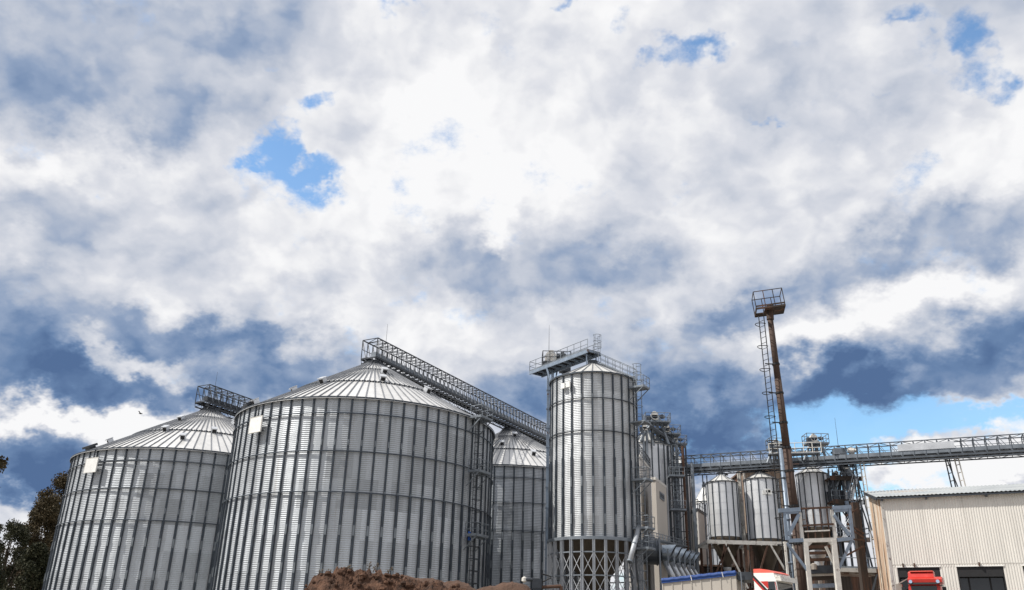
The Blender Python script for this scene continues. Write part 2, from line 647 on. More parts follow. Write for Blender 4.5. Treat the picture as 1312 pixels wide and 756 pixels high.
# ---------------------------------------------------------------- ground
g = MB()
g.add([(-900, -300, 0), (900, -300, 0), (900, 2500, 0), (-900, 2500, 0)], [(0, 1, 2, 3)])
gr = g.build('ground', 'stone')
gr['kind'] = 'structure'


# ---------------------------------------------------------------- shared makers
def cage_ladder(mb, base, top, out, w_=.5, cage=True, step=.45, hoop=1.1, r=.03, tang=None):
    """ladder with safety hoops, out = direction away from the wall"""
    base, top, out = Vector(base), Vector(top), Vector(out).normalized()
    d = (top - base).normalized()
    t = tang or d.cross(out).normalized()
    for s_ in (-1, 1):
        mb.tube(base + t * s_ * w_ / 2, top + t * s_ * w_ / 2, r, 5)
    L = (top - base).length
    for i in range(int(L / step)):
        q = base + d * (i + .5) * step
        mb.tube(q - t * w_ / 2, q + t * w_ / 2, r * .6, 4)
    if cage:
        rad = w_ * .8
        n = int(L / hoop)
        for i in range(1, n + 1):
            q = base + d * i * L / n
            pts = []
            for k in range(9):
                a = math.pi * (-.12 + 1.24 * k / 8)
                pts.append(q + t * math.cos(a) * rad + out * (math.sin(a) * rad + .15))
            mb.path([q + t * w_ / 2] + pts + [q - t * w_ / 2], r * .8, 4)
        for a in (.15, .5, .85):
            v = t * math.cos(a * math.pi) * rad + out * (math.sin(a * math.pi) * rad + .15)
            mb.tube(base + d * L / n + v, top + v, r * .6, 4)


def railing(mb, pts, h=1.1, r=.03, post=1.2, mid=True):
    for a, b in zip(pts, pts[1:]):
        a, b = Vector(a), Vector(b)
        L = (b - a).length
        n = max(1, round(L / post))
        for i in range(n + 1):
            q = a + (b - a) * i / n
            mb.tube(q, q + Vector((0, 0, h)), r, 4)
        u = Vector((0, 0, h))
        mb.tube(a + u, b + u, r, 5)
        if mid:
            mb.tube(a + u * .5, b + u * .5, r * .8, 4)
        mb.beam(a + u * .06, b + u * .06, .02, .12)


def motor(mb, c, ax, s_=1.0):
    c, ax = Vector(c), Vector(ax).normalized()
    mb.tube(c - ax * .45 * s_, c + ax * .3 * s_, .27 * s_, 10)
    mb.tube(c + ax * .3 * s_, c + ax * .5 * s_, .2 * s_, 8)
    mb.box(c - Vector((0, 0, .3 * s_)), (.5 * s_, .4 * s_, .12 * s_))
    mb.box(c + Vector((0, 0, .3 * s_)), (.22 * s_, .22 * s_, .14 * s_))


def silo_wall(mb, Rr, z0, z1, seg, pitch=.17, amp=.034):
    n = int((z1 - z0) / pitch)
    p = []
    prof = []
    for i in range(n):
        z = z0 + (z1 - z0) * i / n
        pz = (z1 - z0) / n
        prof += [(Rr, z), (Rr - amp, z + pz * .62)]
    prof.append((Rr, z1))
    k0_ = len(mb.v)
    mb.lathe(prof, seg)
    for q in mb.v[k0_:]:                       # uneven, slightly dented sheets
        f_ = 1 + (.030 * noise.noise(q * .35) + .012 * noise.noise(q * 1.1)) / Rr
        q.x *= f_
        q.y *= f_


def roof_cone(mb, Rr, ze, za, rn, nseam, laps, over=.25, seamh=.09):
    """cone roof with standing seams and lap steps; rn = radius of the neck"""
    slope = (za - ze) / (Rr - rn)

    def zz_(r_):
        return ze + (Rr - r_) * slope
    prof = [(Rr + over, zz_(Rr + over) - .03), (Rr + over, zz_(Rr + over))]
    for q in laps:
        rq = rn + (Rr - rn) * q
        prof += [(rq, zz_(rq)), (rq + .12, zz_(rq + .12) + .12)]
    prof.append((rn, za + .05))
    mb.lathe(prof, nseam)
    for i in range(nseam):
        a = 2 * math.pi * i / nseam
        d = Vector((math.cos(a), math.sin(a), 0))
        edges = [Rr + over] + [rn + (Rr - rn) * q for q in laps] + [rn]
        for j, (ra, rb) in enumerate(zip(edges, edges[1:])):
            if j == len(edges) - 2 and i % 2 and len(laps) > 1:
                continue
            lift = .05 + .10 * (1 if j else 0)
            mb.mat(1)
            mb.beam(d * ra + Vector((0, 0, zz_(ra) + lift)), d * rb + Vector((0, 0, zz_(rb) + lift)), .07, seamh)
            if j:
                tq = Vector((-d.y, d.x, 0))
                q_ = d * (ra + .10) + Vector((0, 0, zz_(ra + .10) + .10))
                mb.mat(2)  # dark beads paint the shadow line along the lap
                mb.beam(q_ - tq * ra * math.pi / nseam * .8, q_ + tq * ra * math.pi / nseam * .8, .10, .10)
            mb.mat(0)


def wind_ring(z, Rr, r_=.06, seg=140):
    mb = MB()
    mb.lathe([(Rr - .02, z - r_), (Rr + r_ * 1.6, z - r_), (Rr + r_ * 1.6, z + r_), (Rr - .02, z + r_)], seg, closed=True)
    return mb


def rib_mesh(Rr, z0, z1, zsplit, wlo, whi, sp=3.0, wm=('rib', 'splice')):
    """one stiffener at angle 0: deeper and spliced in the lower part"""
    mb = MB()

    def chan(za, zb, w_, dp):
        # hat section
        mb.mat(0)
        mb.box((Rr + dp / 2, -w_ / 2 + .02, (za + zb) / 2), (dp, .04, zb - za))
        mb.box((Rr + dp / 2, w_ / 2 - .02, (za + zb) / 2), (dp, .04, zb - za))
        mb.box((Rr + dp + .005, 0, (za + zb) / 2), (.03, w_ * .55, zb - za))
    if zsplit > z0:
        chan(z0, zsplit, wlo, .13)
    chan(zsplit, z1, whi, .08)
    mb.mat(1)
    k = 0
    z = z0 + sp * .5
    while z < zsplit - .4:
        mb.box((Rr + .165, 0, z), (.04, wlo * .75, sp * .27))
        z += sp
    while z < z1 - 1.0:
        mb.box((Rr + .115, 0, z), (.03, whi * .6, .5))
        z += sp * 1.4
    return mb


def cam_angle(x, y):
    return math.atan2(-y, -x)


def big_silo(cx, cy, Rr, H, rings, za, label, N=70, zsplit=None, boards=(), lad=None, vents=(), box_at=None, name='grain_silo'):
    t = thing(name, (cx, cy, 0), label, 'silo', 'wide corrugated grain silos', local=True)
    fa = cam_angle(cx, cy)
    mb = MB()
    silo_wall(mb, Rr, 0.0, H, N * 2)
    mb.build('wall', 'wall_big', t, normals=False)
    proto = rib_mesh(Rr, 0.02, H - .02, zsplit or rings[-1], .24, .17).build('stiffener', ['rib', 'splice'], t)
    first = True
    for i in range(N):
        a = 2 * math.pi * i / N
        da = (a - fa + math.pi) % (2 * math.pi) - math.pi
        if abs(da) > R(112):
            continue
        if first:
            proto.rotation_euler = (0, 0, a)
            first = False
        else:
            inst(proto, t, a)
    for z in rings:
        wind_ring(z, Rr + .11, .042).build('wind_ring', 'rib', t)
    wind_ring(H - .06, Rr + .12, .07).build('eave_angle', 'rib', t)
    mb = MB()
    roof_cone(mb, Rr, H, za, 1.1, 96, (.56, .16))
    mb.build('roof', ['roof_big', 'seam', 'rib'], t)
    mb = MB()
    mb.lathe([(1.12, za - .15), (1.12, za + .35), (.8, za + .45), (.8, za + .62), (0.01, za + .7)], 20)
    for k in range(8):
        a = k * math.pi / 4
        mb.beam((1.5 * math.cos(a), 1.5 * math.sin(a), za - .15), (.75 * math.cos(a), .75 * math.sin(a), za + .75), .08)
    mb.build('roof_neck', 'steel_dk', t)
    slope = (za - H) / (Rr - 1.1)
    for (a, q) in vents:
        a += fa
        rr_ = Rr * q
        z = H + (Rr - rr_) * slope
        d = Vector((math.cos(a), math.sin(a), 0))
        tt = Vector((-math.sin(a), math.cos(a), 0))
        n_ = (Vector((0, 0, 1)) + d * slope).normalized()
        dn = tt.cross(n_)
        c = d * rr_ + Vector((0, 0, z))
        mb = MB()
        mb.box(c + n_ * .25, (.5, .55, .5), tt, dn, n_)
        mb.box(c + n_ * .52 + d * .05, (.62, .75, .06), tt, dn, n_)
        mb.mat(1)
        mb.box(c + n_ * .24 + (dn if dn.dot(d) > 0 else -dn) * .285, (.40, .03, .36), tt, dn, n_)
        mb.build('roof_vent', ['steel_lt', 'black'], t)
    if box_at is not None:
        a = fa + box_at
        d = Vector((math.cos(a), math.sin(a), 0))
        tt = Vector((-math.sin(a), math.cos(a), 0))
        n_ = (Vector((0, 0, 1)) + d * slope).normalized()
        c = d * (Rr - .7) + Vector((0, 0, H + .7 * slope))
        mb = MB()
        mb.box(c + n_ * .38, (1.7, .9, .22), tt, tt.cross(n_), n_)
        mb.box(c + n_ * .15, (1.2, .6, .3), tt, tt.cross(n_), n_)
        mb.build('roof_hatch', 'steel_dk', t)
    for (a, z, w_, h_) in boards:
        a += fa
        d = Vector((math.cos(a), math.sin(a), 0))
        tt = Vector((-math.sin(a), math.cos(a), 0))
        mb = MB()
        mb.box(d * (Rr + .55) + Vector((0, 0, z)), (w_, .08, h_), tt, d)
        mb.mat(1)
        for k_ in (-1, 1):
            mb.box(d * (Rr + .595) + tt * k_ * (w_ / 2 - .03) + Vector((0, 0, z)), (.05, .02, h_), tt, d)
            mb.box(d * (Rr + .597) + Vector((0, 0, z + k_ * (h_ / 2 - .03))), (w_, .02, .05), tt, d)
        b_ = mb.build('white_panel', ['white', 'offwhite'], t)
        mb = MB()
        for s_ in (-1, 1):
            for q in (-.35, .35):
                mb.beam(d * (Rr + .05) + tt * s_ * w_ * .35 + Vector((0, 0, z + q * h_)), d * (Rr + .52) + tt * s_ * w_ * .35 + Vector((0, 0, z + q * h_)), .06)
        mb.beam(d * (Rr + .3) - tt * w_ * .1 + Vector((0, 0, z + h_ * .5)), d * (Rr + .3) - tt * w_ * .1 + Vector((0, 0, z + h_ * .5 + .9)), .1)
        mb.build('panel_bracket', 'steel_dk', t)
    if lad:
        a, plats = lad
        a += fa
        d = Vector((math.cos(a), math.sin(a), 0))
        tt = Vector((-math.sin(a), math.cos(a), 0))
        mb = MB()
        cage_ladder(mb, d * (Rr + .5), d * (Rr + .5) + Vector((0, 0, H + .6)), d, .6, True, .4, 1.0, .035)
        mb.build('ladder', 'steel_dk', t)
        for z in plats:
            mb = MB()
            c = d * (Rr + .9) + Vector((0, 0, z))
            mb.mat(0)
            mb.box(c, (2.0, 1.2, .08), tt, d)
            mb.box(c - Vector((0, 0, .1)), (2.0, .08, .16), tt, d)
            for s_ in (-1, 1):
                mb.beam(d * (Rr + .15) + tt * s_ * .9 + Vector((0, 0, z - 1.2)), c + d * .55 + tt * s_ * .9, .07)
            u = c + Vector((0, 0, .04))
            railing(mb, [u - tt - d * .55, u - tt + d * .6, u + tt + d * .6, u + tt - d * .55], 1.05, .03, 1.0)
            mb.build('ladder_platform', 'steel', t)
    return t


def front_z(cx, cy, Rr, px, py):
    """height of the silo's front surface seen at a pixel"""
    d = ray(px, py)
    ox, oy = -cx, -cy
    A = d.x ** 2 + d.y ** 2
    B = 2 * (ox * d.x + oy * d.y)
    C = ox * ox + oy * oy - Rr * Rr
    disc = B * B - 4 * A * C
    t_ = (-B - math.sqrt(max(disc, 0))) / (2 * A)
    return EYE + d.z * t_


def ang_px(cx, cy, Rr, px, z):
    """angle from the camera-facing direction of the point of a cylinder (at height z) seen at column px"""
    fa = cam_angle(cx, cy)
    best = None
    for i in range(-85, 86):
        a = fa + R(i)
        p_ = Vector((cx + Rr * math.cos(a), cy + Rr * math.sin(a), z - EYE))
        x_ = PW / 2 + F * p_.dot(rt) / p_.dot(fwd)
        if best is None or abs(x_ - px) < best[0]:
            best = (abs(x_ - px), R(i))
    return best[1]


def apex_z(cx, cy, py):
    # height on the axis that projects to row py
    lo, hi = 0, 80
    for _ in range(50):
        mid = (lo + hi) / 2
        v = Vector((cx, cy, mid - EYE))
        y_ = PH / 2 - F * v.dot(up) / v.dot(fwd)
        if y_ > py:
            lo = mid
        else:
            hi = mid
    return lo


def proj(p):
    v = Vector(p) - Vector((0, 0, EYE))
    return (round(PW / 2 + F * v.dot(rt) / v.dot(fwd), 1), round(PH / 2 - F * v.dot(up) / v.dot(fwd), 1))


# ---------------------------------------------------------------- the three wide silos
def polar(az, Dd):
    return Dd * math.sin(az), Dd * math.cos(az)


H2 = 20.0
c2 = polar(-.1647, 4.2806 * H2)
R2 = .6258 * H2
z2e = H2 + EYE
r2 = [front_z(*c2, R2, 467, y) for y in (530.5, 579.5, 632)]
a2 = apex_z(*c2, 471)
H1 = 18.0
c1 = polar(-.3409, 5.8174 * H1)
R1 = .7355 * H1
z1e = H1 + EYE
r1 = [front_z(*c1, R1, 195, y) for y in (590.5, 626, 667)]
a1 = apex_z(*c1, 530)
c3 = (0.25, 110.0)
R3 = 12.5
z3e = front_z(*c3, R3, 655, 595.5)
r3 = [front_z(*c3, R3, 660, y) for y in (611.7, 643.6, 679.6)]
a3 = apex_z(*c3, 555)
print('silos', c1, R1, z1e, a1, c2, R2, z2e, a2, c3, R3, z3e, a3, r1, r2, r3)

lad2 = front_z(*c2, R2, 612, 690)
big_silo(*c2, R2, z2e, r2, a2, 'largest corrugated silo in the middle with a caged ladder down its right side',
         boards=[(ang_px(*c2, R2 + .5, 329, 20), front_z(*c2, R2, 329, 547), 1.75, 1.45)], lad=(ang_px(*c2, R2 + .5, 609, 16), (z2e - .2, front_z(*c2, R2, 608, 609), front_z(*c2, R2, 611, 691))),
         vents=[(R(-62), .93), (R(-35), .62), (R(8), .55), (R(15), .33), (R(42), .62), (R(-75), .60)], box_at=R(-68))
big_silo(*c1, R1, z1e, r1, a1, 'leftmost corrugated steel silo beside the trees, with a white panel under its eave', N=66,
         boards=[(ang_px(*c1, R1 + .5, 118, 18), front_z(*c1, R1, 118, 598), 1.9, 1.5)],
         vents=[(R(-30), .62), (R(5), .60), (R(38), .33), (R(-38), .35), (R(-75), .75), (R(-12), .8)], box_at=R(-62))
big_silo(*c3, R3, z3e, r3, a3, 'corrugated steel silo standing farther back between the middle silo and the tall narrow one',
         vents=[(R(-8), .5), (R(18), .72), (R(10), .25), (R(-25), .75)])
# small blue sign on the middle silo
bs = thing('wall_sign', at(598, 687, 74), 'small blue sign beside the ladder of the middle silo', 'sign')
fa2 = cam_angle(*c2)
p = Vector((0, 0, 0))
dd = ray(598, 687)
zb = front_z(*c2, R2, 598, 687)
tt_ = (zb - EYE) / dd.z
p = Vector((0, 0, EYE)) + dd * tt_
d = Vector((p.x - c2[0], p.y - c2[1], 0)).normalized()
bs.location = p
bs['_o'] = tuple(p)
mb = MB()
mb.box(p + d * .32, (.45, .04, .75), Vector((-d.y, d.x, 0)), d)
mb.mat(1)
mb.box(p + d * .345 + Vector((0, 0, .12)), (.26, .012, .16), Vector((-d.y, d.x, 0)), d)
mb.build('plate', ['bluesign', 'white'], bs)
mb = MB()
mb.beam(p + d * .1, p + d * .31, .06)
mb.build('bracket', 'rib', bs)


# ---------------------------------------------------------------- conveyor bridges
def bridge(p0, p1, wid, hgt, panel, label, ext=1.2, name='conveyor_bridge', lacing=True, light='steel', dark='steel_dk', trough='steel', deep=.55, supports=(), rods=(), group='conveyor bridges', covers=(), vband=0.0):
    p0, p1 = Vector(p0), Vector(p1)
    t = thing(name, (p0.x, p0.y, 0), label, 'conveyor bridge', group)
    d = (p1 - p0)
    L = d.length
    d.normalize()
    s_ = Vector((d.y, -d.x, 0)).normalized()
    U = Vector((0, 0, 1))
    n = max(2, round(L / panel))
    mb = MB()
    for k in (-1, 1):
        o = s_ * k * wid / 2
        mb.beam(p0 + o, p1 + o, .12, .20)
        mb.beam(p0 + o * .9 - U * deep, p1 + o * .9 - U * deep, .12, .12)
    for i in range(n + 1):
        q = p0 + d * L * i / n
        mb.beam(q - s_ * wid / 2, q + s_ * wid / 2, .08, .12)
        for k in (-1, 1):
            mb.beam(q + s_ * k * wid / 2, q + s_ * k * wid * .45 - U * deep, .05)
            if i < n:
                q2 = p0 + d * L * (i + 1) / n
                a_, b_ = (q, q2 - U * deep) if i % 2 else (q - U * deep, q2)
                mb.beam(a_ + s_ * k * wid * .46, b_ + s_ * k * wid * .46, .05)
    mb.build('deck_frame', dark, t)
    mb = MB()
    mb.box((p0 + p1) / 2 + U * .1 - s_ * wid * .24, (wid * .38, .04, L), s_, U, d)
    mb.build('walkway_grating', 'black', t)
    for k in (-1, 1):
        mb = MB()
        o = s_ * k * wid / 2
        mb.mat(0)
        mb.beam(p0 + o + U * hgt, p1 + o + U * hgt, .10, .10)
        mb.beam(p0 + o + U * hgt * .52, p1 + o + U * hgt * .52, .05, .05)
        if vband:
            mb.mat(1)
            mb.beam(p0 + o + U * hgt * .30, p1 + o + U * hgt * .30, .04, hgt * .24)
            mb.mat(0)
        for i in range(n + 1):
            q = p0 + d * L * i / n + o
            mb.mat(0)
            mb.beam(q, q + U * hgt, .075)
            if lacing and i < n:
                mb.mat(1)
                q2 = p0 + d * L * (i + 1) / n + o
                md = (q + q2) / 2
                mb.beam(q + U * hgt * .96, md + U * hgt * .45, .10, .05)
                mb.beam(md + U * hgt * .45, q2 + U * .1, .06, .05)
        mb.build('side_truss', [dark, light], t)  # shade is put into the dark verticals, sunlight into the paler lacing
    mb = MB()
    for i in range(n + 1):
        q = p0 + d * L * i / n + U * hgt
        mb.beam(q - s_ * wid / 2, q + s_ * wid / 2, .07, .07)
        if i < n:
            q2 = p0 + d * L * (i + 1) / n + U * hgt
            sg = 1 if i % 2 else -1
            mb.beam(q - s_ * sg * wid / 2, q2 + s_ * sg * wid / 2, .05, .05)
    mb.build('top_bracing', dark, t)
    mb = MB()
    mb.box((p0 + p1) / 2 + U * .45 + s_ * wid * .2, (wid * .30, .42, L * .985), s_, U, d)
    for i in range(n + 1):
        q = p0 + d * L * (.008 + .984 * i / n) + U * .45 + s_ * wid * .2
        mb.box(q, (wid * .36, .50, .06), s_, U, d)
    mb.build('conveyor_casing', trough, t)
    for (f0, f1) in covers:
        mb = MB()
        for k in (-1, 1):
            mb.box(p0 + d * L * (f0 + f1) / 2 + s_ * k * (wid / 2 + .06) + U * hgt * .62, (.04, hgt * .42, L * (f1 - f0)), s_, U, d)
        mb.build('side_cover', 'steel_lt', t)
    for (f, hr) in rods:
        q = p0 + d * L * f - s_ * wid / 2
        mb = MB()
        mb.tube(q, q + U * hr, .035, 5, .012)
        mb.build('lightning_rod', 'steel_dk', t)
    return t, d, s_


zb2 = a2 + .75
b2a = atz(487, 466, zb2)
# direction of the bridge: through the apexes of the two silos in plan
dirb = Vector((c3[0] - c2[0], c3[1] - c2[1], 0)).normalized()
A2 = Vector((c2[0], c2[1], zb2))
b2s = A2 - dirb * 0.9
b2e = A2 + dirb * 42
print('bridge2', proj(b2s), proj(b2s + Vector((0, 0, 2))), proj(b2e), proj(b2e + Vector((0, 0, 2))), 'apex3', a3, a2)
_, d2, s2 = bridge(b2s, b2e, 1.9, 2.05, .85, 'long latticed conveyor bridge running from the middle silo roof back over the silo behind', light='steel_lt', rods=((.09, 5.2),), deep=.5, trough='steel')
zb1 = a1 + 1.0
A1 = Vector((c1[0], c1[1], zb1))
q1 = atz(315, 534, zb1)
dir1 = Vector((q1.x - c1[0], q1.y - c1[1], 0)).normalized()
bridge(A1 - dir1 * 1.6, A1 + dir1 * 24, 1.9, 2.0, .95, 'short stretch of latticed bridge over the leftmost silo, disappearing behind the middle silo', light='steel', rods=((.10, 4.5),), deep=.5, trough='steel_dk')
print('bridge1', dir1, proj(A1 - dir1 * 1.6))

# ---------------------------------------------------------------- tall narrow silo on legs
HT = 24.07
ct = polar(.10076, 3.3231 * HT)
RT = .16737 * HT
zte = HT + EYE
rt_ = [front_z(*ct, RT, 762, y) for y in (509.6, 551.5)]
ztb = front_z(*ct, RT, 762, 689)
zl = [front_z(*ct, RT, 762, y) for y in (707, 737)]
zta = apex_z(*ct, 468)
print('tall', ct, RT, zte, rt_, ztb, zl, zta)
TS = thing('silo_on_legs', (ct[0], ct[1], 0), 'tall narrow corrugated silo standing on a ring of braced steel legs', 'silo', local=True)
faT = cam_angle(*ct)
NT_ = 26
mb = MB()
silo_wall(mb, RT, ztb, zte, NT_ * 3, .16, .026)
mb.build('wall', 'wall_tall', TS, normals=False)
proto = rib_mesh(RT, ztb, zte - .02, ztb + (rt_[1] - ztb) * .75, .20, .16, 3.2).build('stiffener', ['rib', 'splice'], TS)
leg = MB()
for s_ in (-1, 1):
    leg.box((RT + .12, s_ * .1, ztb / 2), (.26, .03, ztb))
leg.box((RT + .12, 0, ztb / 2), (.03, .2, ztb))
leg.box((RT + .12, 0, .03), (.4, .4, .06))
legp = leg.build('leg', 'zinc_pipe', TS)
br = MB()
da = 2 * math.pi / NT_
lv = [ztb - .3] + [zl[0]]
levels = [zl[0], zl[1], zl[1] - (zl[0] - zl[1]), zl[1] - 2 * (zl[0] - zl[1]), 0.3]
for za_, zb_ in zip(levels, levels[1:]):
    a_ = Vector((RT + .12, 0, 0))
    b_ = Vector(((RT + .12) * math.cos(da), (RT + .12) * math.sin(da), 0))
    br.beam(a_ + Vector((0, 0, za_)), b_ + Vector((0, 0, zb_)), .05, .04)
    br.beam(b_ + Vector((0, 0, za_)), a_ + Vector((.02, 0, zb_)), .05, .04)
brp = br.build('cross_brace', 'steel_lt', TS)
first = True
for i in range(NT_):
    a = 2 * math.pi * i / NT_
    if first:
        first = False
        continue
    inst(legp, TS, a)
    inst(brp, TS, a)
    da_ = (a - faT + math.pi) % (2 * math.pi) - math.pi
    if abs(da_) < R(115):
        inst(proto, TS, a)
for z in rt_:
    wind_ring(z, RT + .1, .038, 78).build('wind_ring', 'steel_dk', TS)
wind_ring(zte - .05, RT + .1, .06, 78).build('eave_angle', 'rib', TS)
wind_ring(ztb, RT + .05, .13, 78).build('base_ring', 'steel', TS)
for z in levels[:-1]:
    wind_ring(z, RT + .1, .05, 26).build('leg_ring', 'steel', TS)
mb = MB()
roof_cone(mb, RT, zte, zta, .45, 26, (), .18)
mb.build('roof', ['roof_small', 'seam', 'rib'], TS)
mb = MB()
mb.lathe([(RT - .1, ztb + .1), (.3, ztb - 4.2), (.3, ztb - 5.5), (.01, ztb - 5.5)], 40)
mb.build('hopper', 'cone', TS)
mb = MB()
mb.lathe([(.5, zta - .1), (.5, zta + .4), (.01, zta + .45)], 14)
mb.build('roof_neck', 'steel_dk', TS)
# small stepped box high on the wall
pz = front_z(*ct, RT, 727, 494)
for (px_, py_, ww, hh) in ((724.2, 495.5, .42, .5), (730.3, 493.5, .4, .55)):
    dd = ray(px_, py_)
    z_ = front_z(*ct, RT, px_, py_)
    q = Vector((0, 0, EYE)) + dd * ((z_ - EYE) / dd.z) - Vector((ct[0], ct[1], 0))
    n_ = Vector((q.x, q.y, 0)).normalized()
    mb = MB()
    mb.box(q + n_ * .28, (ww, .16, hh), Vector((-n_.y, n_.x, 0)), n_)
    mb.build('wall_box', 'white', TS)
# ladder run at the right side
aL = faT + ang_px(*ct, RT + .6, 818, 20)
print('aL', math.degrees(aL - faT))
dL = Vector((math.cos(aL), math.sin(aL), 0))
tL = Vector((-math.sin(aL), math.cos(aL), 0))
mb = MB()
cage_ladder(mb, dL * (RT + .45) + Vector((0, 0, 2)), dL * (RT + .45) + Vector((0, 0, zte + 1.2)), dL, .6, True, .4, .8, .032)
mb.build('ladder', 'steel', TS)
for py_ in (496, 540, 614, 676, 702):
    z_ = front_z(*ct, RT, 800, py_)
    c = dL * (RT + .85) + Vector((0, 0, z_))
    mb = MB()
    mb.box(c, (1.3, 1.5, .12), tL, dL)
    for k in (-1, 1):
        mb.beam(dL * (RT + .1) + tL * k * .6 + Vector((0, 0, z_ - 1.2)), c + dL * .7 + tL * k * .6, .06)
    if py_ in (496, 614, 676, 702):
        railing(mb, [c - tL * .65 - dL * .7, c - tL * .65 + dL * .75, c + tL * .65 + dL * .75, c + tL * .65 - dL * .7], 1.05, .028, .7)
    mb.build('ladder_platform', 'steel', TS)
# railing stair up the roof towards the catwalk
mb = MB()
slT = (zta - zte) / (RT - .45)
aS = faT + R(70)
dS = Vector((math.cos(aS), math.sin(aS), 0))
tS = Vector((-math.sin(aS), math.cos(aS), 0))
for k in (-.35, .35):
    pts = [dS * (RT + .3) + tS * k + Vector((0, 0, zte)), dS * .7 + tS * k + Vector((0, 0, zta + .1))]
    railing(mb, pts, 1.0, .028, .8)
for i in range(14):
    q = dS * (RT - .2 - i * .26) + Vector((0, 0, zte + .15 + (i * .26 + .2) * slT))
    mb.beam(q - tS * .35, q + tS * .35, .12, .04)
mb.build('roof_steps', 'steel', TS)

# catwalk above the tall silo
zc = zta + 1.0
K0, K1 = atz(694, 483.5, zc), atz(769, 455.8, zc)
K2 = atz(682, 475.6, zc)
print('catwalk', K0, K1, K2, zc)
CW = thing('catwalk', (K0.x, K0.y, 0), 'railed steel catwalk crossing above the roof of the tall narrow silo', 'catwalk')
dk = (K1 - K0).normalized()
sk = Vector((-dk.y, dk.x, 0))
if sk.dot(K2 - K0) < 0:
    sk = -sk
wk = min(1.6, max(1.2, (K2 - K0).length))
mb = MB()
Lk = (K1 - K0).length
for o in (0, wk):
    mb.beam(K0 + sk * o + Vector((0, 0, .14)), K1 + sk * o + Vector((0, 0, .14)), .1, .34)
n = 9
for i in range(n + 1):
    q = K0 + dk * Lk * i / n + Vector((0, 0, .2))
    mb.beam(q, q + sk * wk, .08, .2)
mb.build('deck_frame', 'bluesteel', CW)
mb = MB()
mb.box(K0 + dk * Lk / 2 + sk * wk / 2 + Vector((0, 0, .33)), (Lk, wk, .04), dk, sk)
mb.build('walkway_grating', 'black', CW)
mb = MB()
u = Vector((0, 0, .33))
railing(mb, [K1 + u, K0 + u, K0 + u + sk * wk, K1 + u + sk * wk], 1.05, .03, 1.1)
mb.build('handrail', 'steel', CW)
mb = MB()
cage_ladder(mb, K1 + sk * .6 + dk * .1, K1 + sk * .6 + dk * .1 + Vector((0, 0, 1.9)), dk, .5, True, .3, .6, .03)
mb.build('cage_ladder', 'steel', CW)
for q in (K1 - dk * .4 + sk * .2, K1 - dk * .4 + sk * (wk - .2)):
    mb = MB()
    mb.beam(q + Vector((0, 0, 0)), (q.x, q.y, zte + .4), .12)
    mb.build('support_post', 'bluesteel', CW)
for o in (0, wk):
    mb = MB()
    mb.beam(K0 + dk * (2.6 + o * .2) + sk * o, Vector((ct[0] - RT * .92, ct[1] + .5 + o, zte - .3)), .13)
    mb.build('diagonal_brace', 'bluesteel', CW)

# bucket elevator beside the tall silo
E0 = at(705.5, 473, K0.y + 1.2)
BE = thing('bucket_elevator', (E0.x, E0.y, 0), 'slim bucket elevator up the left edge of the tall narrow silo', 'elevator')
bx, by = E0.x, E0.y
mb = MB()
for k in (-.22, .22):
    mb.box((bx + k, by, (zc + 2.0) / 2), (.3, .4, zc + 2.0))
for i in range(14):
    mb.box((bx, by, 1 + i * (zc) / 14), (.86, .5, .1))
mb.build('shaft', 'bluesteel', BE)
mb = MB()
mb.box((bx, by, zc + 2.1), (1.2, .8, .7))
mb.tube((bx, by - .45, zc + 2.6), (bx, by + .45, zc + 2.6), .62, 16)
mb.box((bx + .05, by, zc + 3.25), (.5, .5, .3))
mb.build('head', 'offwhite', BE)
mb = MB()
motor(mb, (bx + 1.2, by - .5, zc + 2.6), (1, 0, 0), 1.3)
mb.build('drive_motor', 'steel_dk', BE)
mb = MB()
mb.box((bx + 1.5, by - .5, zc + 1.5), (1.2, .9, 1.3))
mb.build('gearbox', 'steel_dk', BE)
mb = MB()
q = Vector((bx - .9, by - 1.1, zc + 1.75))
mb.box((bx + .6, by, zc + 1.7), (3.0, 2.2, .1))
railing(mb, [q, q + Vector((3.0, 0, 0)), q + Vector((3.0, 2.2, 0)), q + Vector((0, 2.2, 0)), q], 1.25, .045, .75)
mb.build('head_platform', 'steel_dk', BE)
mb = MB()
mb.tube((bx - .2, by, zc + 3.2), (bx - .2, by, zc + 6.4), .03, 5, .012)
mb.build('lightning_rod', 'steel_dk', BE)
mb = MB()
mb.tube((bx + .5, by - .1, zc + 1.5), (bx + 3.0, by - .6, zta + .5), .16, 10)
mb.build('spout', 'steel', BE)

# discharge pipe at the foot of the tall silo's ladder
ch = thing('chute_pipe', at(812, 700, 77), 'bright slanting chute pipe beside the legs of the tall silo', 'pipe')
p0, p1 = at(818.5, 676, 76.5), at(806.5, 720, 75.0)
mb = MB()
mb.tube(p0, p1, .21, 12)
mb.build('pipe', 'zinc_pipe', ch, True)
mb = MB()
mb.tube(p0 + (p0 - p1) * .03, p0, .25, 12)
mb.tube(p1 + (p0 - p1) * .04, p1, .25, 12)
mb.tube(p1 + (p0 - p1) * .5, p1 + (p0 - p1) * .53, .25, 12)
mb.build('pipe_flange', 'steel', ch)
mb = MB()
mb.beam((p0 + p1) / 2, (p0.x + .4, p0.y + .6, 0), .14)
mb.beam(p1, (p1.x + .9, p1.y + .5, 0), .12)
mb.build('pipe_support', 'steel_dk', ch)


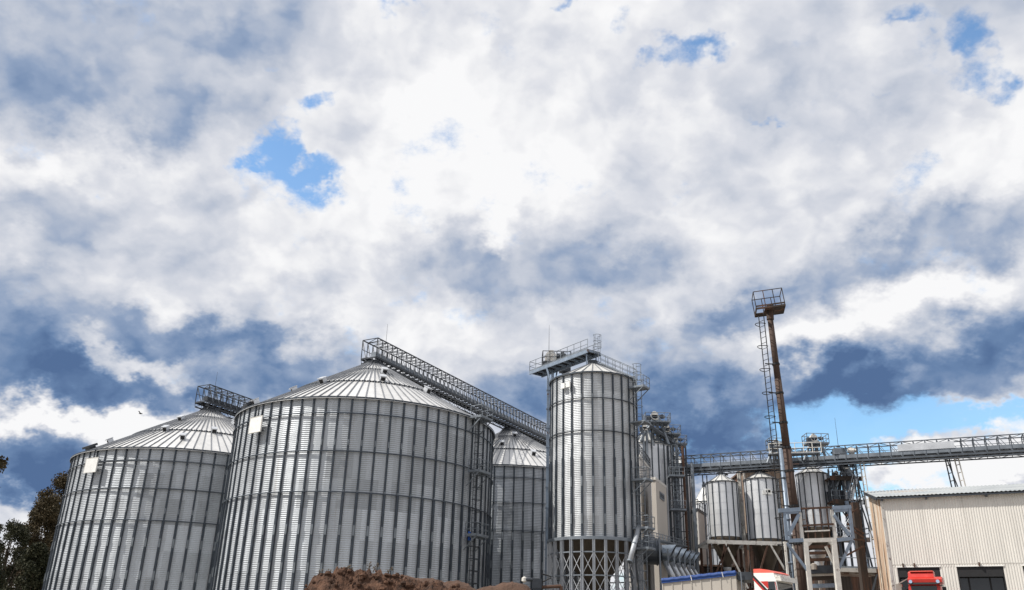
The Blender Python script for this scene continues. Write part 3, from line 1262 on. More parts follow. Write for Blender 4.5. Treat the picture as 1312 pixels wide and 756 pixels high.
# ---------------------------------------------------------------- background silos, dryers
def mid_silo(cx, cy, Rr, zb, ze, za, N, label, lad=None, rings=(), pitch=.0, mats=('wall_small', 'roof_small'), name='grain_silo', group='narrow silos behind the tall one', legs=False, splitrib=True):
    t = thing(name, (cx, cy, 0), label, 'silo', group, local=True)
    mb = MB()
    nz = max(1, int((ze - zb) / 1.9))
    prof = []
    for i in range(nz):
        z0_ = zb + (ze - zb) * i / nz
        z1_ = zb + (ze - zb) * (i + 1) / nz
        prof += [(Rr, z0_), (Rr, z1_ - .07), (Rr - .02, z1_ - .07), (Rr - .02, z1_)]
    prof[-1] = (Rr, ze)
    mb.lathe(prof, N * 4)
    mb.build('wall', mats[0], t)
    mb = MB()
    mb.box((Rr + .03, 0, (zb + ze) / 2), (.1, .14, ze - zb - .04))
    proto_ = mb.build('stiffener', 'rib', t)
    fa = cam_angle(cx, cy)
    first = True
    for i in range(N):
        a = 2 * math.pi * (i + .5) / N
        if abs((a - fa + math.pi) % (2 * math.pi) - math.pi) > R(115):
            continue
        if first:
            proto_.rotation_euler = (0, 0, a)
            first = False
        else:
            inst(proto_, t, a)
    wind_ring(ze, Rr + .06, .05, N * 3).build('eave_angle', 'rib', t)
    mb = MB()
    roof_cone(mb, Rr, ze, za, .3, N, (), .14, .06)
    mb.build('roof', [mats[1], 'seam', 'rib'], t)
    mb = MB()
    mb.lathe([(.32, za - .1), (.32, za + .5), (.2, za + .55), (.2, za + 1.0), (.01, za + 1.0)], 12)
    mb.build('roof_neck', 'steel_dk', t)
    if lad is not None:
        a = fa + lad
        d_ = Vector((math.cos(a), math.sin(a), 0))
        mb = MB()
        cage_ladder(mb, d_ * (Rr + .3) + Vector((0, 0, zb)), d_ * (Rr + .3) + Vector((0, 0, ze + 1)), d_, .55, True, .4, .9, .035)
        mb.build('ladder', 'steel_dk', t)
    return t


# silo just right of the tall one
Y4 = 104.0
c4 = at(830, 572, Y4)
R4 = 29.0 / F * Y4 * 1.02
z4e = front_z(c4.x, c4.y, R4, 832, 566.5)
z4a = apex_z(c4.x, c4.y, 554.5)
mid_silo(c4.x, c4.y, R4, 0, z4e, z4a, 22, 'smooth steel silo directly right of the tall narrow silo, machinery on its roof', lad=R(70))
Y5 = 118.0
c5 = at(860, 592, Y5)
R5 = 24.5 / F * Y5 * 1.02
z5e = front_z(c5.x, c5.y, R5, 862, 594)
mid_silo(c5.x, c5.y, R5, 0, z5e, z5e + 2.3, 22, 'dark steel silo right behind the ladder shaft, left of the low hopper silos')
Y6 = 150.0
c6 = at(903, 645, Y6)
R6 = 13.0 / F * Y6
z6e = front_z(c6.x, c6.y, R6, 903, 642)
mid_silo(c6.x, c6.y, R6, 0, z6e, z6e + 2.6, 12, 'pale silo seen farthest away, half hidden left of the first hopper silo')


def elevator_head(px, py, Y, label, s_=1.0, plat=True, zbase=0.0):
    q = at(px, py, Y)
    t = thing('bucket_elevator', (q.x, q.y, 0), label, 'elevator', 'bucket elevators over the silos')
    mb = MB()
    for k in (-.25, .25):
        mb.box((q.x + k * s_, q.y, (zbase + q.z - .3) / 2), (.3 * s_, .4 * s_, q.z - .3 - zbase))
    mb.build('shaft', 'steel', t)
    mb = MB()
    mb.box((q.x, q.y, q.z - .15), (.85 * s_, .6 * s_, .5 * s_))
    mb.tube((q.x, q.y - .3 * s_, q.z + .1 * s_), (q.x, q.y + .3 * s_, q.z + .1 * s_), .40 * s_, 12)
    mb.box((q.x, q.y, q.z + .45 * s_), (.3 * s_, .3 * s_, .22 * s_))
    mb.build('head', 'offwhite', t)
    mb = MB()
    motor(mb, (q.x + .75 * s_, q.y - .4, q.z - .05), (1, .3, 0), s_ * .62)
    mb.build('drive_motor', 'steel_dk', t)
    mb = MB()
    mb.box((q.x - .7 * s_, q.y - .3, q.z - .35 * s_), (.45 * s_, .5 * s_, .7 * s_))
    mb.build('gearbox', 'duct', t)
    if plat:
        mb = MB()
        c = Vector((q.x - 1.1 * s_, q.y - 1.0 * s_, q.z - .75 * s_))
        X, Yv = Vector((2.6 * s_, 0, 0)), Vector((0, 1.8 * s_, 0))
        mb.box(c + X / 2 + Yv / 2, (2.6 * s_, 1.8 * s_, .12))
        railing(mb, [c, c + X, c + X + Yv, c + Yv, c], 1.1, .04, .8)
        for k in (0, 1):
            mb.beam(c + X * k, Vector((q.x, q.y - .2, q.z - 2.6 * s_)), .08)
        mb.build('head_platform', 'steel', t)
    mb = MB()
    mb.tube((q.x - .4 * s_, q.y - .3, q.z - .3), (q.x - 1.6 * s_, q.y - .6, q.z - 2.8 * s_), .15 * s_, 8)
    mb.tube((q.x + .4 * s_, q.y - .3, q.z - .3), (q.x + 1.3 * s_, q.y - .5, q.z - 3.0 * s_), .15 * s_, 8)
    mb.build('spout', 'steel', t)
    return t


elevator_head(838.5, 534, 102, 'highest drive head above the silo right of the tall one, ringed by a handrail', 1.15)
elevator_head(853.5, 550, 104, 'middle drive head stepping down to the right behind the tall silo', 1.05)
elevator_head(863.5, 563.5, 106, 'lowest drive head of the three beside the tall silo, railing at its right', .95)
elevator_head(826, 548, 101, 'small drive head squeezed against the tall silo\'s ladder', .75, False)
# inclined walkway between those heads
iw = thing('inclined_conveyor', at(830, 548, 101), 'inclined conveyor dropping to the right above the roof of the silo behind the tall one', 'conveyor')
a_, b_ = at(831, 546, 100), at(860, 566, 103)
mb = MB()
mb.beam(a_, b_, .7, .35)
mb.build('conveyor_casing', 'steel', iw)
mb = MB()
railing(mb, [a_ - Vector((0, .6, 0)), b_ - Vector((0, .6, 0))], 1.0, .04, .9)
mb.beam(a_ - Vector((0, .6, .1)), b_ - Vector((0, .6, .1)), .1, .3)
mb.build('handrail', 'steel_dk', iw)
for f_ in (.1, .5, .9):
    mb = MB()
    q = a_ + (b_ - a_) * f_
    mb.beam(q, (q.x, q.y, z4e - .5), .12)
    mb.build('support_post', 'steel_dk', iw)
# ladder shaft between the two
ls = thing('ladder_shaft', at(866, 640, 101), 'dark caged ladder shaft and pipes between the two smooth silos', 'ladder')
q = at(872, 690, 101)
tp = at(867.5, 572, 101)
mb = MB()
for (dx, dy) in ((-1.1, 0), (1.1, 0), (-1.1, 1.6), (1.1, 1.6)):
    mb.beam((q.x + dx, q.y + dy, 0), (q.x + dx, q.y + dy, tp.z), .16)
z_ = 2
while z_ < tp.z:
    mb.beam((q.x - 1.1, q.y, z_), (q.x + 1.1, q.y, z_), .1)
    mb.beam((q.x - 1.1, q.y, z_), (q.x + 1.1, q.y, z_ + 2.6), .06)
    z_ += 2.6
mb.build('frame', 'steel_dk', ls)
mb = MB()
cage_ladder(mb, (q.x - .3, q.y - .2, 0), (q.x - .3, q.y - .2, tp.z), (0, -1, 0), .55, True, .4, .9, .035)
mb.build('ladder', 'steel', ls)
for zz_ in (at(868, 612, 101).z, at(868, 655, 101).z):
    mb = MB()
    mb.box((q.x - .3, q.y - .6, zz_), (1.8, 1.2, .15))
    railing(mb, [(q.x - 1.2, q.y - 1.2, zz_), (q.x + .6, q.y - 1.2, zz_)], 1, .035, .6)
    mb.build('ladder_platform', 'steel', ls)
mb = MB()
mb.tube((q.x + .7, q.y - .2, 0), (q.x + .7, q.y - .2, tp.z), .16, 8)
mb.build('pipe', 'rust', ls)
mb = MB()
mb.tube((q.x + 1.7, q.y - .2, 0), (q.x + 1.7, q.y - .2, tp.z - 2), .22, 8)
mb.build('downpipe', 'steel', ls)


def clad_tower(pts, ztop, label, m1='beige', cap=.3, group='beige dryer towers', name='dryer_tower', z0=0.0, capm='offwhite'):
    """box from four plan points"""
    t = thing(name, (pts[0].x, pts[0].y, 0), label, 'building', group)
    mb = MB()
    mb.prism([Vector((p_.x, p_.y, z0)) for p_ in pts], (0, 0, ztop - z0))
    mb.build('wall', m1, t)
    c = sum(pts, Vector()) / len(pts)
    mb = MB()
    mb.prism([Vector((c.x + (p_.x - c.x) * 1.05, c.y + (p_.y - c.y) * 1.05, ztop + .002)) for p_ in pts], (0, 0, cap))
    mb.build('parapet', capm, t)
    return t


# dryer tower in front of the silo: visible narrow side at left, broad face turned right
Yd = 92.0
f0 = at(841, 640, Yd)
zt = at(841, 615, Yd).z
dirf = atz(853.5, 625.5, zt)
e1 = Vector((dirf.x - f0.x, dirf.y - f0.y, 0))
sde = at(834, 640, Yd + .8)
e2 = Vector((sde.x - f0.x, sde.y - f0.y, 0))
e2n = Vector((-.86, .5, 0)) * (abs(e2.x) / .86)
print('dryer', f0, e1, e2, zt)
p_ = [Vector((f0.x, f0.y, 0)), Vector((f0.x, f0.y, 0)) + e1, Vector((f0.x, f0.y, 0)) + e1 + e2n + Vector((-.5, 1.5, 0)), Vector((f0.x, f0.y, 0)) + e2n]
dt = clad_tower(p_, zt, 'beige clad dryer tower with a small wall plate, right of the tall silo')
# wall plate with faint letters
en = e1.normalized()
on = Vector((en.y, -en.x, 0))
if on.y > 0:
    on = -on
c = Vector((f0.x, f0.y, 0)) + e1 * .52 + Vector((0, 0, at(847, 631, Yd).z))
mb = MB()
mb.box(c + on * .05, (e1.length * .42, .05, .75), en, on)
mb.mat(1)
for i in range(4):
    for (du, dz, w_, h_) in ((-.12, 0, .06, .42), (.12, 0, .06, .42), (0, .18, .2, .06)):
        mb.box(c + on * .085 + en * ((i - 1.5) * e1.length * .095 + du * e1.length * .13) + Vector((0, 0, dz)), (w_, .02, h_), en, on)
mb.build('name_plate', ['steel', 'steel_dk'], dt)
# second volume behind it, with handrail
Ye = 97.0
g0, g1 = at(816, 640, Ye), at(834.5, 640, Ye + 4)
zg = at(834, 603, Ye + 4).z
p_ = [Vector((g0.x, g0.y - 3, 0)), Vector((g1.x, g1.y, 0)), Vector((g1.x + .3, g1.y + 3, 0)), Vector((g0.x - 1, g0.y + 3, 0))]
d2_ = clad_tower(p_, zg, 'lower beige clad tower with a roof handrail, squeezed behind the tall silo\'s ladder', 'beige2')
mb = MB()
u = Vector((0, 0, zg + .3))
railing(mb, [p_[0] + u, p_[1] + u, p_[2] + u], 1.1, .05, 1.0)
mb.build('handrail', 'steel_dk', d2_)
# third dryer, farther right
Yq = 116.0
h0, h1, h2 = at(887, 680, Yq), at(895.5, 680, Yq - 2.5), at(906, 680, Yq + 2)
zq = at(895.5, 655, Yq - 2.5).z
d3_ = clad_tower([Vector((h0.x, h0.y, 0)), Vector((h1.x, h1.y, 0)), Vector((h2.x, h2.y, 0)), Vector((h0.x + 1.6, h0.y + 6, 0))], zq, 'shaded grey-brown dryer tower with a railed roof left of the hopper silos', 'beige2', .3, capm='steel_dk')
mb = MB()
u = Vector((0, 0, zq + .3))
railing(mb, [Vector((h0.x, h0.y, 0)) + u, Vector((h1.x, h1.y, 0)) + u, Vector((h2.x, h2.y, 0)) + u], 1.2, .05, 1.0)
mb.build('handrail', 'steel_dk', d3_)
mb = MB()
for i in range(4):
    z_ = at(891, 668 + i * 8, Yq).z
    a_ = Vector((h0.x * .75 + h1.x * .25, h0.y * .75 + h1.y * .25 - .12, z_))
    b_ = Vector((h0.x * .25 + h1.x * .75, h0.y * .25 + h1.y * .75 - .12, z_))
    mb.beam(a_, b_, .1, .3)
mb.build('louvre', 'black', d3_)

# exhaust drum with six slant-cut cowls
Yx = 86.0
EX = thing('exhaust_manifold', at(835, 720, Yx), 'dark sheet metal exhaust drum with six slanted cowls and small spouts', 'duct')
q0, q1 = at(824, 704, Yx - 2), at(841.5, 704, Yx - 2)
mb = MB()
ax_ = (q1 - q0).normalized()
dm = (at(832, 689, Yx - 2).z - at(832, 722, Yx - 2).z) / 2
zc_ = (at(832, 689, Yx - 2).z + at(832, 722, Yx - 2).z) / 2
cc = at(833, 705, Yx)
a_ = Vector((q0.x - .6, Yx - .8, zc_))
b_ = Vector((q1.x + .2, Yx - .8, zc_))
mb.tube(a_, b_, dm, 28)
for f_ in (0, .5, .995):
    mb.tube(a_ + (b_ - a_) * f_, a_ + (b_ - a_) * f_ + Vector((.08, 0, 0)), dm + .07, 28)
mb.build('drum', 'duct', EX)
# header going back to the right
h_a, h_b = at(842, 700, Yx), at(892, 713, Yx + 22)
mb = MB()
mb.tube(Vector((b_.x - .5, Yx, zc_)), h_b, dm * .8, 18, dm * .55)
mb.build('header_duct', 'duct', EX)
mb = MB()
r_a, r_b = at(826, 687.5, Yx - 2.2), at(884, 701, Yx + 16)
for k in (0, 1.1):
    mb.beam(r_a + Vector((0, 0, k * .0)) + Vector((0, k, 0)), r_b + Vector((0, k, 0)), .12, .16)
railing(mb, [r_a, r_b], .6, .04, 1.2)
mb.beam(Vector((b_.x, Yx - 2.4, 0)), Vector((b_.x, Yx - 2.4, zc_ + dm)), .16)
mb.beam(Vector((a_.x + .2, Yx - 2.4, 0)), Vector((a_.x + .2, Yx - 2.4, zc_ + dm)), .16)
mb.beam(Vector((a_.x + .2, Yx - 2.4, zc_ - dm)), Vector((b_.x, Yx - 2.4, 1)), .1)
mb.build('support_frame', 'steel', EX)
cow = [(849, 708.8, 867.0, 698), (857, 711, 874.0, 701.0), (864, 713, 880.5, 703.0), (870.5, 714.5, 886.0, 706.0), (877, 716.0, 892, 708.0), (882.5, 717.5, 896.5, 710)]
for i, (x0, y0, x1, y1) in enumerate(cow):
    Yc = Yx + i * 2.6
    a_ = at(x0, y0, Yc)
    rr_ = (at(x0, y1, Yc).z - at(x0, y0, Yc).z)
    x_far = at(x1, y1, Yc)
    L_ = x_far.x - a_.x
    # cylinder along x rising a little, cut obliquely: top edge long, bottom edge short
    mb = MB()
    nn = 24
    dirc = Vector((1, -.25, .02)).normalized()
    u1 = Vector((0, 1, 0))
    u1 = (u1 - dirc * u1.dot(dirc)).normalized()
    u2 = dirc.cross(u1)
    if u2.z < 0:
        u2 = -u2
    pA, pB, pC = [], [], []
    for k in range(nn):
        t_ = 2 * math.pi * k / nn
        off = u1 * math.cos(t_) * rr_ + u2 * math.sin(t_) * rr_
        pA.append(a_ + off)
        ext = L_ * (.66 + .34 * math.sin(t_))
        pB.append(a_ + off + dirc * ext)
        pC.append(a_ + off * .93 + dirc * (ext - .02))
    mb.add(pA + pB, [(k, (k + 1) % nn, nn + (k + 1) % nn, nn + k) for k in range(nn)])
    mb.mat(1)
    pD = [q_ - dirc * .9 for q_ in pC]
    mb.add(pB + pC + pD, [(k, (k + 1) % nn, nn + (k + 1) % nn, nn + k) for k in range(nn)] + [(nn + k, nn + (k + 1) % nn, 2 * nn + (k + 1) % nn, 2 * nn + k) for k in range(nn)] + [tuple(range(2 * nn, 3 * nn))])
    cw = mb.build('cowl', ['cowl', 'duct'], EX, True)
    mb = MB()
    s0 = at(x0 + 4, 721 + i, Yc - .5)
    s1 = at(x0 + 14, 741, Yc - 1.6)
    mb.tube(s0, s1, .27 - i * .02, 10)
    mb.build('spout', 'steel_lt', EX, True)
    mb = MB()
    s2_ = at(x0 + 7, 720, Yc - 1)
    mb.beam((s2_.x, s2_.y, 0), s2_ + Vector((0, 0, 1.2)), .12)
    mb.build('post', 'steel', EX)

# ---------------------------------------------------------------- hopper silos and their frame
YA = 100.0


def hopper_proto():
    Rr = 1.95
    t = thing('hopper_silo', (0, 0, 0), 'x', 'hopper silo', 'cone bottomed hopper silos on steel platforms', local=True)
    zb, ze = 0.55, 7.3
    mb = MB()
    nz = 5
    prof = []
    for i in range(nz):
        z0_ = zb + (ze - zb) * i / nz
        z1_ = zb + (ze - zb) * (i + 1) / nz
        prof += [(Rr, z0_), (Rr, z1_ - .05), (Rr - .02, z1_ - .05), (Rr - .02, z1_)]
    prof[-1] = (Rr, ze)
    mb.lathe(prof, 56)
    mb.build('wall', 'wall_small', t)
    mb = MB()
    mb.box((Rr + .03, 0, (zb + ze) / 2 - .25), (.09, .12, ze - zb + .5))
    pr = mb.build('stiffener', 'rib', t)
    for i in range(14):
        a = 2 * math.pi * (i + .5) / 14
        if i == 0:
            pr.rotation_euler = (0, 0, a)
        else:
            inst(pr, t, a)
    wind_ring(ze, Rr + .05, .05, 42).build('eave_angle', 'steel_dk', t)
    mb = MB()
    roof_cone(mb, Rr, ze, ze + 1.05, .28, 14, (), .12, .06)
    mb.build('roof', ['roof_small', 'seam', 'rib'], t)
    mb = MB()
    mb.lathe([(.3, ze + 1.0), (.3, ze + 1.4), (.16, ze + 1.5), (.16, ze + 1.9), (.01, ze + 1.9)], 12)
    for k in range(4):
        a = k * math.pi / 2 + .4
        mb.beam((.8 * math.cos(a), .8 * math.sin(a), ze + .8), (.2 * math.cos(a), .2 * math.sin(a), ze + 2.2), .05)
    mb.build('roof_neck', 'steel_dk', t)
    mb = MB()
    mb.box((.45, -.95, ze + .95), (.34, .34, .14))
    mb.build('roof_hatch', 'black', t)
    mb = MB()
    mb.lathe([(Rr - .05, zb + .1), (Rr - .05, zb - .3), (.42, -3.0), (.42, -3.25)], 28)
    mb.mat(1)
    mb.lathe([(.48, -3.0), (.48, -3.2), (.3, -3.9), (.3, -4.5), (.01, -4.5)], 14)
    mb.build('hopper', ['cone', 'steel_lt'], t)
    return t


HS = hopper_proto()
PZ = at(925, 690.5, YA - 2).z
zprint = []


def place_hopper(px_l, px_r, py_e, first, label):
    cx = (px_l + px_r) / 2
    q = at(cx, py_e, YA)
    sc = ((px_r - px_l) / 2 / F * (YA * math.cos(PITCH) + (q.z - EYE) * math.sin(PITCH))) / 1.95
    o = HS if first else copy_tree(HS)
    o.location = (q.x, q.y, q.z + .35 - 7.3 * sc)
    o.scale = (sc, sc, sc)
    o['label'] = label
    zprint.append((q.x, q.z - 7.3 * sc, sc))
    return o


hA = place_hopper(905.5, 944.5, 623.5, True, 'left of the three hopper silos, plain wall, under the conveyor gallery')
hB = place_hopper(954, 996.5, 620, False, 'middle hopper silo, with a small stepped box high on its wall')
hC = place_hopper(1021, 1059.5, 612.5, False, 'right hopper silo behind the pole, orange rust line down its wall')
print('hoppers', zprint)
mb = MB()
for (dx, dz, w_, h_) in ((-.26, 5.62, .5, .42), (.12, 5.8, .5, .42), (.3, 5.62, .42, .5)):
    mb.box((dx, -2.06, dz), (w_, .14, h_))
o = mb.build('wall_box', 'white', hB)
mb = MB()
mb.box((.02, -2.0, 3.9), (.07, .05, 6.3))
o = mb.build('rust_streak', 'rust', hC)

# platform under the left two
FR = thing('hopper_platform', at(925, 690, YA), 'rusty steel platform frame carrying the left and middle hopper silos', 'steel frame')
za_, zb_ = zprint[0][1], zprint[1][1]
xa, xb = at(903, 692, YA).x - .3, at(1004, 687, YA).x + .2
zt_ = min(za_, zb_) + .25
mb = MB()
for dy in (-2.4, 2.4):
    mb.beam((xa, YA + dy, zt_), (xb, YA + dy, zt_), .22, .42)
for i in range(7):
    x_ = xa + (xb - xa) * i / 6
    mb.beam((x_, YA - 2.4, zt_), (x_, YA + 2.4, zt_), .15, .3)
mb.build('beam', 'offwhite', FR)
for i, x_ in enumerate((xa + .3, (xa + xb) / 2 - .5, (xa + xb) / 2 + .1, xb - .3)):
    for dy in (-2.2, 2.2):
        mb = MB()
        mb.beam((x_, YA + dy, 0), (x_, YA + dy, zt_ - .2), .26)
        mb.build('leg', 'rust', FR)
xm = (xa + xb) / 2
for (p_a, p_b, mt) in (((xa + .2, 4.5), (xa + 1.9, zt_ - .2), 'rust'), ((xa + .6, zt_ - 3.6), (xa + 2.3, zt_ - .2), 'rust'), ((xm - .6, zt_ - 4.8), (xm - 2.7, zt_ - .2), 'offwhite'),
                       ((xm + .3, zt_ - 4.4), (xm + 1.9, zt_ - .2), 'rust'), ((xb - .3, zt_ - 4.4), (xb - 2.5, zt_ - .2), 'offwhite'), ((xa + 2.3, zt_ - 4.0), (xa + .5, zt_ - 6.5), 'rust')):
    mb = MB()
    mb.beam((p_a[0], YA - 2.45, p_a[1]), (p_b[0], YA - 2.45, p_b[1]), .17)
    mb.build('diagonal_brace', mt, FR)
mb = MB()
for z_ in (zt_ - 3.4, zt_ - 4.6):
    mb.beam((xa, YA + 1.5, z_), (xb, YA + 1.5, z_), .2, .3)
mb.tube((xa - 2, YA + 2.6, zt_ - 3.2), (xm, YA + 2.6, zt_ - 3.2), .35, 12)
mb.tube((xa - 2, YA + 2.6, zt_ - 4.1), (xm, YA + 2.6, zt_ - 4.1), .3, 12)
mb.build('cross_beam', 'rust', FR)
# thin posts and pipes between the two
mb = MB()
for (px_, y0_, y1_, r_) in ((948, 606, 700, .16), (953.5, 606, 690, .12), (945.5, 604, 690, .1), (951, 640, 676, .18)):
    a_ = at(px_ - .5, y0_, YA + 2.8)
    b_ = at(px_ + 1.5, y1_, YA + 2.8)
    mb.tube((a_.x, YA + 2.8, a_.z), (a_.x, YA + 2.8, 0), r_, 8)
mb.build('vent_pipe', 'offwhite', FR)

# ---------------------------------------------------------------- conveyor gallery over the hoppers
qG = at(950, 599.5, YA)
zG = qG.z
g0_, g1_ = atz(864, 605.5, zG), atz(1330, 578.5, zG)
print('gallery', g0_, g1_, zG, qG)
hG = 1.75
_, dg_, sg_ = bridge(g0_, g1_, 1.7, hG, 1.15, 'long elevated conveyor gallery crossing over the hopper silos and the hall roof', name='conveyor_gallery', deep=.3, dark='steel_mid', trough='steel_mid', light='steel', vband=1, group='conveyor bridges',
                     covers=((.655, .80),), rods=())
# trestles under the gallery
def trestle(px, py_top, zb, zt, lean, label, wd=.9, name='trestle', m1='steel_dk'):
    q = atz(px, py_top, zt)
    t = thing(name, (q.x, q.y, zb), label, 'trestle', 'trestles under the gallery')
    for k in (-1, 1):
        o = dg_ * k * wd
        mb = MB()
        for s_ in (-1, 1):
            e = sg_ * .22 * s_ + dg_ * .18 * s_
            mb.beam(Vector((q.x, q.y, zt)) + o * .8 + e, Vector((q.x + lean, q.y, zb)) + o * 1.15 + e, .1)
        n = max(3, int((zt - zb) / .8))
        for i in range(n + 1):
            c = Vector((q.x, q.y, zt)) + o * .8
            c2_ = Vector((q.x + lean, q.y, zb)) + o * 1.15
            m_ = c + (c2_ - c) * i / n
            mb.beam(m_ - sg_ * .22 - dg_ * .18, m_ + sg_ * .22 + dg_ * .18, .07)
        mb.build('lattice_leg', m1 if k < 0 else 'offwhite', t)
    mb = MB()
    n = 3
    for i in range(n):
        f0_, f1_ = i / n, (i + 1) / n
        a_ = Vector((q.x, q.y, zt)) - dg_ * wd * .9 + Vector((lean * f0_, 0, -(zt - zb) * f0_))
        b_ = Vector((q.x, q.y, zt)) + dg_ * wd * .9 + Vector((lean * f1_, 0, -(zt - zb) * f1_))
        mb.beam(a_, b_, .09)
    mb.build('diagonal_brace', 'steel_dk', t)
    return t


trestle(1219, 586, 0, zG - .1, 1.6, 'leaning two-legged lattice trestle rising above the barn roof', .55)
trestle(1099, 592, 0, zG - .1, 0.3, 'lattice trestle at the left end of the barn roof', .5)
for px_, lab in ((902.5, 'slim gallery post left of the left hopper silo'), (1063, 'gallery post right of the right hopper silo')):
    q = atz(px_, 606 if px_ < 1000 else 598, zG)
    t = thing('gallery_post', (q.x, q.y, 0), lab, 'post', 'posts under the gallery')
    mb = MB()
    for k in (-.25, .25):
        mb.beam((q.x + k, q.y, 0), (q.x + k, q.y, zG - .3), .12)
    n = int(zG / 1.2)
    for i in range(n):
        mb.beam((q.x - .25, q.y, i * 1.2 + .3), (q.x + .25, q.y, i * 1.2 + .9), .06)
    mb.build('lattice_post', 'steel', t)
    mb = MB()
    mb.box((q.x, q.y, .05), (1.0, 1.0, .1))
    mb.build('base_plate', 'steel_dk', t)

# drive heads standing on the gallery
elevator_head(994, 568.5, 97, 'left pair of white drive heads on the gallery, behind the pole ladder', .85, True, zG)
elevator_head(1000.5, 570, 98, 'second white drive head just left of the pole, shorter than its neighbour', .6, False, zG)
elevator_head(1042, 562, 97, 'white drive head on the gallery right of the pole, with a railed platform', .95, True, zG)
elevator_head(1082, 597, 98, 'pale rounded drive head under the gallery, on the processing tower', .9, False, zG - 2.6)
elevator_head(1071, 607, 98, 'small pale motor head on the upper deck of the processing tower', .6, False, zG - 2.6)
dr = thing('belt_drive', at(1090, 577, 95), 'pale belt drive box sitting inside the gallery right of the hopper silos', 'machine')
q = at(1091, 577.5, 95)
mb = MB()
motor(mb, q, (1, -.4, 0), 1.0)
mb.build('drive_motor', 'offwhite', dr)
mb = MB()
mb.box(q - Vector((1.3, -.3, .1)), (1.3, .7, .7))
mb.build('casing', 'steel', dr)
# upper walkway railing between drive heads
uw = thing('upper_walkway', at(1020, 575, 97), 'raised walkway with pale railing on the gallery on both sides of the pole', 'catwalk')
a_, b_ = at(984, 583, 96.5), at(1050, 577, 95)
mb = MB()
b_.z = a_.z
mb.beam(a_, b_, 1.2, .12)
mb.build('deck', 'steel', uw)
mb = MB()
railing(mb, [a_ - Vector((0, .6, 0)), b_ - Vector((0, .6, 0))], 1.15, .045, 1.0)
mb.build('handrail', 'offwhite', uw)
for f_ in (.05, .35, .65, .95):
    mb = MB()
    q = a_ + (b_ - a_) * f_
    mb.beam(q, (q.x, q.y, zG), .1)
    mb.build('support_post', 'steel_dk', uw)
lr = thing('lightning_rod', at(1074, 580, 98), 'thin lightning rod standing on the gallery against the blue sky', 'rod')
q = at(1074, 572, 98)
mb = MB()
mb.tube(q, q + Vector((0, 0, 3.4)), .03, 5, .012)
mb.build('rod', 'steel_dk', lr)
mb = MB()
mb.box(q - Vector((0, 0, .05)), (.3, .3, .1))
mb.build('clamp', 'steel_dk', lr)

# ---------------------------------------------------------------- processing tower right of the hoppers
YP = 97.0
pl, pr_ = at(1063, 615, YP), at(1104, 614, YP)
PT = thing('processing_tower', (pl.x, YP, 0), 'open steel tower of decks and spouts between right hopper silo and hall', 'tower')
x0, x1 = pl.x, pr_.x
zd1, zd2, zd3 = at(1080, 613, YP).z, at(1080, 643, YP).z, at(1080, 725, YP).z
zd25 = at(1080, 691, YP).z
for x_ in (x0 + .3, (x0 + x1) / 2 - .4, x1 - .5):
    for dy in (0, 2):
        mb = MB()
        mb.beam((x_, YP + dy, 0), (x_, YP + dy, zd1 + .0), .2)
        mb.build('column', 'steel_dk', PT)
for k, (z_, xr) in enumerate(((zd1, x1), (zd2, x1), (zd25, x1))):
    mb = MB()
    mb.box(((x0 + xr) / 2, YP + 1, z_), (xr - x0, 2.2, .16))
    mb.beam((x0, YP - .15, z_), (xr, YP - .15, z_), .12, .5)
    mb.build('deck', 'brown' if k < 2 else 'rustmix', PT)
    mb = MB()
    railing(mb, [(x0, YP - .1, z_ + .1), (xr, YP - .1, z_ + .1), (xr, YP + 2, z_ + .1)], 1.15, .04, 1.0)
    mb.build('handrail', 'steel', PT)
rnd = random.Random(3)
for i, px_ in enumerate((1064, 1070, 1075.5, 1081, 1086)):
    a_ = at(px_, 617, YP + 1)
    b_ = at(px_ + rnd.uniform(-2, 4), 642, YP + 1)
    mb = MB()
    mb.tube((a_.x, YP + .8, zd1), (b_.x, YP + .8, zd2 + 1.0), .2, 10)
    mb.tube((b_.x, YP + .8, zd2 + 1.2), (b_.x, YP + .8, zd2 + .1), .36, 10, .2)
    mb.build('spout', ('steel_dk', 'steel', 'steel_dk', 'steel_lt', 'bluesteel')[i], PT)
for i, px_ in enumerate((1079, 1086.5)):
    a_ = at(px_, 645, YP - .3)
    z_e = at(px_, 747, YP).z
    mb = MB()
    mb.tube((a_.x + .4, YP - .6, zd2), (a_.x + 1.2, YP - .6, z_e), .22, 10)
    mb.build('downpipe', 'bluesteel', PT)
# stairs between decks
for (xa_, za_, xb_, zb2_) in ((x1 - 1.9, zd2, x1 - .9, zd1), (x1 - 3.2, zd25, x1 - .6, zd2)):
    mb = MB()
    for dy in (.6, 1.3):
        mb.beam((xa_, YP - dy, za_), (xb_, YP - dy, zb2_), .06, .2)
        mb.tube((xa_, YP - dy, za_ + 1), (xb_, YP - dy, zb2_ + 1), .035, 5)
    n = 11
    for i in range(n):
        f_ = (i + .5) / n
        mb.box((xa_ + (xb_ - xa_) * f_, YP - .95, za_ + (zb2_ - za_) * f_), (.28, .7, .04))
    mb.build('stairs', 'steel_lt', PT)
for (xa_, za_, xb_, zb2_) in ((x0 + .3, zd2, x0 + 3, zd25), (x1 - .5, zd2, x0 + 4, zd25), (x0 + .5, zd1 + 3, x0 + 2.2, zd1), (x1 - .5, zd25, x0 + 3.5, zd3)):
    mb = MB()
    mb.beam((xa_, YP - .05, za_), (xb_, YP - .05, zb2_), .12)
    mb.build('diagonal_brace', 'steel_dk', PT)
mb = MB()
mb.box((x0 + 1.0, YP + 1.2, zd2 + .8), (1.2, 1.0, 1.2))
mb.build('machine_housing', 'duct', PT)
mb = MB()
mb.box((x0 + 2.6, YP + 1, zd1 + .7), (.7, .9, .8))
mb.build('machine_housing', 'steel', PT)

